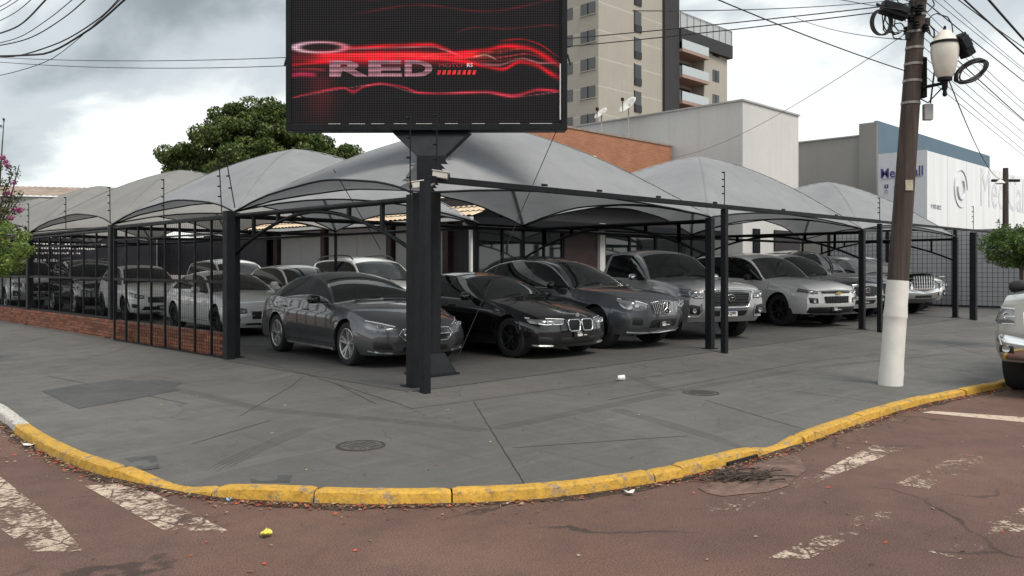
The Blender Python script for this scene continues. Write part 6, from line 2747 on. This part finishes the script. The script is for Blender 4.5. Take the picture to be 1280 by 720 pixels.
def face_gle(c):
    gr = c.patch('grille', M_GLOSSB, [(-.36, .655), (0, .635), (.36, .655)], [(-.47, .86), (0, .885), (.47, .86)], .008, mirror=False)[0]
    for i, x in enumerate(np.linspace(-.42, .42, 15)):
        if abs(x) < .09:
            continue
        c.fronttube('grille_bar', M_CHROME, [(x * .82, .665), (x * .92, .76), (x, .855)], .0105, .022, parent=gr)
    c.fronttube('grille_frame', M_CHROME, [(-.47, .86), (-.36, .655), (0, .635), (.36, .655), (.47, .86), (0, .885)], .008, .012, closed=True, parent=gr)
    c.star(.76, .125, gr, .035)
    c.headlamp([(.53, .735), (.68, .70), (.90, .73)], [(.54, .83), (.70, .885), (.93, .945)], [(.66, .79, .055), (.79, .82, .055)], [[(.54, .83), (.70, .878), (.92, .932)]], hmat=M_LAMP)
    c.patch('air_intake', M_TRIM, [(-.50, .36), (.50, .36)], [(-.44, .575), (.44, .575)], .006, mirror=False)
    c.patch('air_intake', M_TRIM, [(.60, .42), (.84, .44)], [(.62, .60), (.86, .62)], .006)
    c.fronttube('chrome_lip', M_CHROME, [(-.86, .335), (-.6, .315), (0, .305), (.6, .315), (.86, .335)], .018, .02)
    c.plate(.46, .40, .12)
    p = c.front_pt(0, .95, .02)


def face_hilux(c, plate=True, chrome=None):
    ch = chrome or M_CHROME
    gr = c.patch('grille', M_TRIM, [(-.43, .655), (.43, .655)], [(-.53, .965), (0, .985), (.53, .965)], .014, mirror=False, parent=None)[0]
    c.fronttube('grille_frame', ch, [(-.43, .65), (-.25, .645), (0, .645), (.25, .645), (.43, .65), (.50, .80), (.54, .965), (.3, .98), (0, .99), (-.3, .98), (-.54, .965), (-.50, .80)], .022, .018, closed=True, parent=gr)
    for z in (.71, .76, .81, .86, .91):
        c.fronttube('grille_slat', M_GLOSSB, [(-.46, z), (0, z), (.46, z)], .012, .020, parent=gr)
    c.oval_emblem(.835, .105, .072, gr, .05)
    c.headlamp([(.56, .815), (.75, .81), (.90, .85)], [(.58, .985), (.75, 1.0), (.91, 1.06)], [(.68, .905, .055), (.80, .925, .045)], [[(.59, .855), (.74, .845), (.89, .875)]], hmat=M_LAMPG)
    c.patch('lower_intake', M_TRIM, [(-.44, .46), (.44, .46)], [(-.48, .60), (.48, .60)], .006, mirror=False)
    c.patch('fog_bezel', M_TRIM, [(.62, .49), (.84, .50)], [(.64, .70), (.88, .74)], .008)
    c.frontdisc('fog_lamp', M_LAMP, .76, .60, .045, .02, .012)
    c.fronttube('fog_trim', ch, [(.62, .72), (.60, .60), (.64, .48), (.84, .48)], .014, .014, mirror=True)
    if plate == 'white':
        c.plate(.545, .40, .13, 'GGK2J90', black=False)
    elif plate:
        c.plate(.545, .40, .12)


def face_trail(c):
    gr = c.patch('grille', M_GLOSSB, [(-.50, .80), (.50, .80)], [(-.56, .865), (0, .875), (.56, .865)], .008, mirror=False)[0]
    c.fronttube('grille_bar', M_CHROME, [(-.56, .868), (-.3, .88), (0, .885), (.3, .88), (.56, .868)], .014, .014, parent=gr)
    gr2 = c.patch('grille', M_TRIM, [(-.40, .55), (.40, .55)], [(-.47, .76), (.47, .76)], .008, mirror=False)[0]
    for z in (.60, .645, .69, .73):
        c.fronttube('grille_slat', M_RIMD, [(-.43, z), (0, z), (.43, z)], .009, .014, parent=gr2)
    for x in np.linspace(-.36, .36, 9):
        c.fronttube('grille_slat', M_RIMD, [(x, .57), (x, .75)], .006, .016, parent=gr2)
    c.bowtie(.815, .21, gr, .03)
    c.headlamp([(.58, .80), (.75, .79), (.91, .845)], [(.58, .865), (.75, .90), (.92, .96)], [(.68, .84, .04), (.78, .855, .04)], [[(.58, .868), (.75, .896), (.91, .945)]])
    c.patch('fog_bezel', M_TRIM, [(.58, .56), (.80, .57)], [(.58, .71), (.82, .73)], .008)
    c.frontdisc('fog_lamp', M_LAMP, .68, .64, .05, .02, .014)
    c.patch('lower_bumper', M_TRIM, [(-.80, .31), (0, .30), (.80, .31)], [(-.86, .50), (0, .50), (.86, .50)], .012, mirror=False, n=24)
    c.plate(.44, .38, .11)


def face_ram(c):
    fr_ = c.patch('grille_frame', M_CHROME, [(-.60, .72), (.60, .72)], [(-.66, 1.24), (0, 1.26), (.66, 1.24)], .012, mirror=False)[0]
    gr = c.patch('grille', M_TRIM, [(-.52, .77), (.52, .77)], [(-.58, 1.19), (0, 1.21), (.58, 1.19)], .022, mirror=False)[0]
    for x in np.linspace(-.48, .48, 9):
        c.fronttube('grille_bar', M_CHROME, [(x * .95, .79), (x, 1.18)], .013, .03, parent=gr)
    for z in (.88, .98, 1.08):
        c.fronttube('grille_bar', M_CHROME, [(-.54, z), (0, z), (.54, z)], .012, .03, parent=gr)
    c.headlamp([(.70, .93), (.84, .93), (.99, .95)], [(.71, 1.17), (.84, 1.18), (1.0, 1.18)], [(.80, 1.06, .05)], [[(.71, .955), (.85, .955), (.99, .965)], [(.71, 1.15), (.85, 1.155), (.99, 1.155)], [(.71, 1.05), (.85, 1.05), (.99, 1.055)]], hmat=M_LAMPG)
    c.patch('bumper', M_CHROME, [(-.90, .48), (0, .47), (.90, .48)], [(-.94, .84), (0, .70), (.94, .84)], .025, mirror=False, n=30, rows=6)
    c.patch('fog_bezel', M_TRIM, [(.70, .56), (.90, .57)], [(.70, .70), (.88, .71)], .034)
    c.frontdisc('fog_lamp', M_LAMP, .79, .635, .045, .02, .042)
    c.patch('bumper_opening', M_TRIM, [(-.45, .50), (.45, .50)], [(-.45, .63), (.45, .63)], .034, mirror=False)


def face_plain(c):
    """small sedan or hatch: slim grille, lamps, lower intake"""
    s = c.s
    h = s['top'][0][1]
    gr = c.patch('grille', M_TRIM, [(-.42, h - .30), (.42, h - .30)], [(-.46, h - .10), (.46, h - .10)], .008, mirror=False)[0]
    c.fronttube('grille_bar', M_CHROME, [(-.46, h - .11), (0, h - .10), (.46, h - .11)], .010, .014, parent=gr)
    c.fronttube('grille_bar', M_ALU, [(-.44, h - .2), (0, h - .2), (.44, h - .2)], .008, .012, parent=gr)
    c.headlamp([(.50, h - .16), (.65, h - .17), (.82, h - .10)], [(.50, h - .05), (.65, h - .02), (.83, h + .04)], [(.60, h - .10, .035), (.71, h - .08, .035)], [[(.50, h - .055), (.82, h + .03)]])
    c.patch('air_intake', M_TRIM, [(-.62, s['bf'] + .05), (.62, s['bf'] + .05)], [(-.55, h - .36), (.55, h - .36)], .006, mirror=False)
    c.patch('fog_bezel', M_TRIM, [(.64, s['bf'] + .12), (.80, s['bf'] + .13)], [(.64, s['bf'] + .24), (.81, s['bf'] + .26)], .008)
    c.plate(h - .40, .38, .11)


P_GREY = m_paint('metallic_graphite', (.080, .085, .092), .5, .26)
P_BLACK = m_paint('black_paint', (.006, .006, .008), .2, .18)
P_SLATE = m_paint('metallic_slate', (.095, .108, .118), .5, .26)
P_HGREY = m_paint('metallic_mid_grey', (.36, .365, .37), .3, .28)
P_SILVER = m_paint('metallic_silver', (.70, .705, .71), .2, .30)
P_BEIGE = m_paint('beige_silver', (.33, .32, .30), .5, .28)
P_WHITE = m_paint('white_paint', (.86, .86, .85), .0, .35)
P_DARK = m_paint('dark_navy', (.012, .013, .020), .3, .2)
P_CHAMP = m_paint('pale_silver', (.70, .70, .69), .2, .30)

D2 = RAD
# front row, from the corner to the right.  yaw turns the nose from -y towards the camera when negative
Car(sedan(P_GREY, fo=.92, wb=2.73, ro=1.04, W=.915, H=1.44, wr=.58, rtop=2.45, rbase=3.30, roof_mat=M_GLOSSB,
          top=[(-.92, .60), (-.88, .665), (-.72, .745), (-.3, .85), (.1, .915), (.55, .98), (.95, 1.19), (1.36, 1.355), (1.7, 1.425), (2.0, 1.44), (2.45, 1.395), (2.9, 1.24), (3.30, 1.07), (3.5, 1.02), (3.70, .99), (3.77, .93)],
          belt=[(-.92, .55), (0, .82), (.55, .90), (1.3, .925), (2.5, .96), (3.2, .99), (3.77, .86)], win=[(.62, 1.66), (1.74, 2.72)], chrome_win=1,
          leanf=[(.18, .14), (.26, .04), (.40, .0), (.50, .0), (.60, .03), (.70, .10), (.8, .2)], r=.335, rim=M_RIMS, style='five', mirror_mat=M_GLOSSB, rocker=M_ALU,
          cf=.30, front=face_cla, seams=[.44, 1.70, 2.62], handles=[(1.50, .80), (2.42, .83)]),
    'dark grey four-door coupe with twin-spoke wheels behind the sign column', 'car', (1.55, 2.40, 0), D2(-7))
Car(sedan(P_BLACK, fo=.80, wb=2.85, ro=1.06, W=.91, H=1.435, wr=.60, rtop=2.62, rbase=3.36,
          top=[(-.80, .66), (-.76, .71), (-.6, .77), (-.2, .86), (.2, .93), (.62, 1.0), (1.05, 1.21), (1.45, 1.37), (1.8, 1.425), (2.15, 1.435), (2.62, 1.38), (3.0, 1.23), (3.36, 1.08), (3.6, 1.06), (3.85, 1.03), (3.91, .97)],
          belt=[(-.80, .60), (0, .82), (.62, .91), (1.4, .935), (2.6, .96), (3.3, .99), (3.91, .90)], win=[(.70, 1.74), (1.82, 2.62), (2.68, 2.98)], cowl=.62, wtop=1.45,
          r=.335, rim=M_RIMD, style='ten', seams=[.46, 1.78, 2.70], handles=[(1.58, .83), (2.50, .86)], front=face_bmw, chrome_win=0, handle_mat=P_BLACK),
    'glossy black sedan with a twin chrome-edged grille', 'car', (4.12, 1.50, 0), D2(-2))
Car(suv(P_SLATE, fo=.90, wb=2.92, ro=1.08, W=.985, H=1.73, wr=.64, r=.39, sill=.27, bf=.28, br=.34, cowl=.60, wtop=1.42, rtop=2.72, rbase=3.70,
        top=[(-.90, .88), (-.85, .95), (-.65, 1.02), (-.2, 1.09), (.2, 1.13), (.60, 1.17), (1.0, 1.42), (1.42, 1.64), (1.8, 1.715), (2.2, 1.73), (2.72, 1.67), (3.2, 1.46), (3.70, 1.20), (3.9, 1.15), (4.0, 1.06)],
        belt=[(-.90, .82), (0, 1.01), (.6, 1.075), (1.4, 1.10), (2.6, 1.13), (3.5, 1.17), (4.0, 1.0)], win=[(.68, 1.74), (1.82, 2.72), (2.78, 3.25)], chrome_win=2,
        rim=M_RIMD, style='five', front=face_gle, seams=[.48, 1.78, 2.74], handles=[(1.6, .99), (2.55, 1.02)], tw=.27, mirror_mat=M_GLOSSB, flare=.03),
    'slate grey coupe SUV with upright chrome grille bars', 'car', (6.45, 1.55, 0), D2(2))
Car(pickup(P_HGREY, front=lambda c: face_hilux(c, 'white'), H=1.86, mirror_mat=M_CHROME), 'mid grey pickup with a white licence plate and chrome mirrors', 'pickup', (9.2, 1.62, 0), D2(-24), size=1.055)
Car(suv(P_SILVER, front=face_trail, rim=M_RIMD, W=.945, fo=.98, r=.39, arch=None, mirror_mat=M_TRIM, roof_mat=P_SILVER, handle_mat=P_SILVER, bf=.32,
        top=[(-.98, .90), (-.93, .98), (-.75, 1.06), (-.2, 1.13), (.2, 1.165), (.55, 1.20), (.9, 1.48), (1.22, 1.70), (1.55, 1.80), (2.1, 1.84), (2.9, 1.82), (3.45, 1.76), (3.55, 1.73), (3.72, 1.45), (3.86, 1.15), (3.89, 1.05)],
        belt=[(-.98, .84), (0, 1.03), (.55, 1.09), (1.3, 1.11), (2.5, 1.14), (3.5, 1.19), (3.89, 1.0)]),
    'silver SUV with black wheels next to the utility pole', 'car', (14.5, 1.75, 0), D2(-16), size=1.055)
Car(pickup(P_CHAMP, front=lambda c: face_hilux(c, True), hood_mat=P_DARK, mirror_mat=M_CHROME, W=.92), 'pale silver pickup with a darker bonnet beside the silver SUV', 'pickup', (16.8, 2.0, 0), D2(-14), size=1.055)  # bonnet coloured darker than the body
Car(pickup(P_DARK, front=lambda c: face_hilux(c, True), H=2.0, mirror_mat=M_CHROME, W=.97,
           top=[(-1.0, 1.03), (-.95, 1.12), (-.75, 1.19), (-.2, 1.25), (.2, 1.28), (.62, 1.32), (.95, 1.62), (1.28, 1.86), (1.6, 1.95), (2.1, 1.98), (2.6, 1.95), (2.72, 1.90), (2.80, 1.55), (2.84, 1.3), (2.95, 1.26), (4.25, 1.26), (4.30, 1.2)]),
    'tall black pickup half hidden behind the pale silver one', 'pickup', (19.2, 2.6, 0), D2(-14), size=1.055)
Car(pickup(P_DARK, front=face_ram, W=.98, H=1.95), 'dark pickup with big chrome grille right of the utility pole', 'pickup', (21.9, 2.2, 0), D2(-16), size=1.055)
Car(pickup(P_SILVER, front=lambda c: face_hilux(c, True)), 'silver pickup nearest the grey end wall', 'pickup', (24.1, 2.7, 0), D2(-16), size=1.055)
Car(pickup(P_SLATE, front=lambda c: face_hilux(c, True)), 'grey pickup nose just showing beyond the silver one by the end wall', 'pickup', (26.2, 3.2, 0), D2(-12))

# second row and the cars behind the fence
Car(sedan(P_SILVER, front=face_plain, H=1.455, style='multi', rim=M_RIMD), 'silver sedan behind the sliding gate', 'car', (2.75, 9.4, 0), D2(-4))
Car(hatch(P_WHITE, front=face_plain, H=1.6, arch=M_TRIM, rocker=M_TRIM, rim=M_RIMD), 'white compact SUV behind the fence left of the silver sedan', 'car', (3.35, 16.5, 0), D2(-6))
Car(suv(P_BLACK, front=face_plain, H=1.7, rails=(1.5, 3.4)), 'black SUV with chrome wheels behind the fence', 'car', (3.3, 20.6, 0), D2(-4))
Car(pickup(P_SILVER, front=lambda c: face_hilux(c, True)), 'silver pickup front seen under the left bush', 'pickup', (2.6, 25.6, 0), D2(-4))
Car(hatch(P_WHITE, front=face_plain, H=1.5, W=.87), 'white hatchback roof between the silver sedan and the grey coupe', 'car', (5.15, 10.2, 0), D2(-4))
Car(suv(P_WHITE, front=face_plain, W=.92), 'white SUV further back under the canopy, above the white hatchback', 'car', (5.9, 15.4, 0), D2(-4))
Car(suv(P_CHAMP, front=face_plain, rails=(1.4, 3.4), W=.90, rail_mat=M_TRIM), 'pale silver SUV with roof rails just left of the sign column', 'car', (6.15, 8.3, 0), D2(-6))
Car(sedan(P_HGREY, front=face_plain), 'grey sedan roof behind the coupe and the railed SUV', 'car', (6.9, 14.2, 0), D2(-6))
Car(sedan(P_SLATE, front=face_plain, H=1.4), 'dark sedan roof right behind the black sedan', 'car', (7.55, 9.6, 0), D2(-6))
# white truck parked on the road
_ram = Car(pickup(P_BEIGE, front=face_ram, W=1.03, H=2.0, fo=1.05, wb=3.6, ro=1.3, r=.43, sill=.46, bf=.46, br=.55, wr=.72, cowl=.72, wtop=1.42, rtop=2.95, rbase=3.06, gap=.08, msize=1.35, mirror_mat=M_TRIM,
           top=[(-1.05, 1.22), (-1.0, 1.30), (-.8, 1.36), (-.2, 1.40), (.3, 1.42), (.72, 1.45), (1.05, 1.72), (1.42, 1.92), (1.7, 1.98), (2.2, 2.0), (2.8, 1.97), (2.95, 1.92), (3.03, 1.6), (3.06, 1.42), (3.2, 1.38), (4.85, 1.38), (4.9, 1.3)],
           belt=[(-1.05, 1.16), (0, 1.28), (.72, 1.31), (1.4, 1.32), (2.9, 1.35), (3.2, 1.30), (4.9, 1.28)], win=[(.82, 1.85), (1.95, 2.85)], seams=[.56, 1.90, 2.92, 3.12], handles=[(1.66, 1.18), (2.7, 1.20)],
           leanf=[(.44, .12), (.6, .0), (.85, .0), (1.2, .03), (1.3, .08), (1.45, .16)]),
    'large silver pickup with chrome bumper cut off by the right edge', 'pickup', (6.55, -6.05, ROADZ), RAD(-90), group='pickup parked on the street')
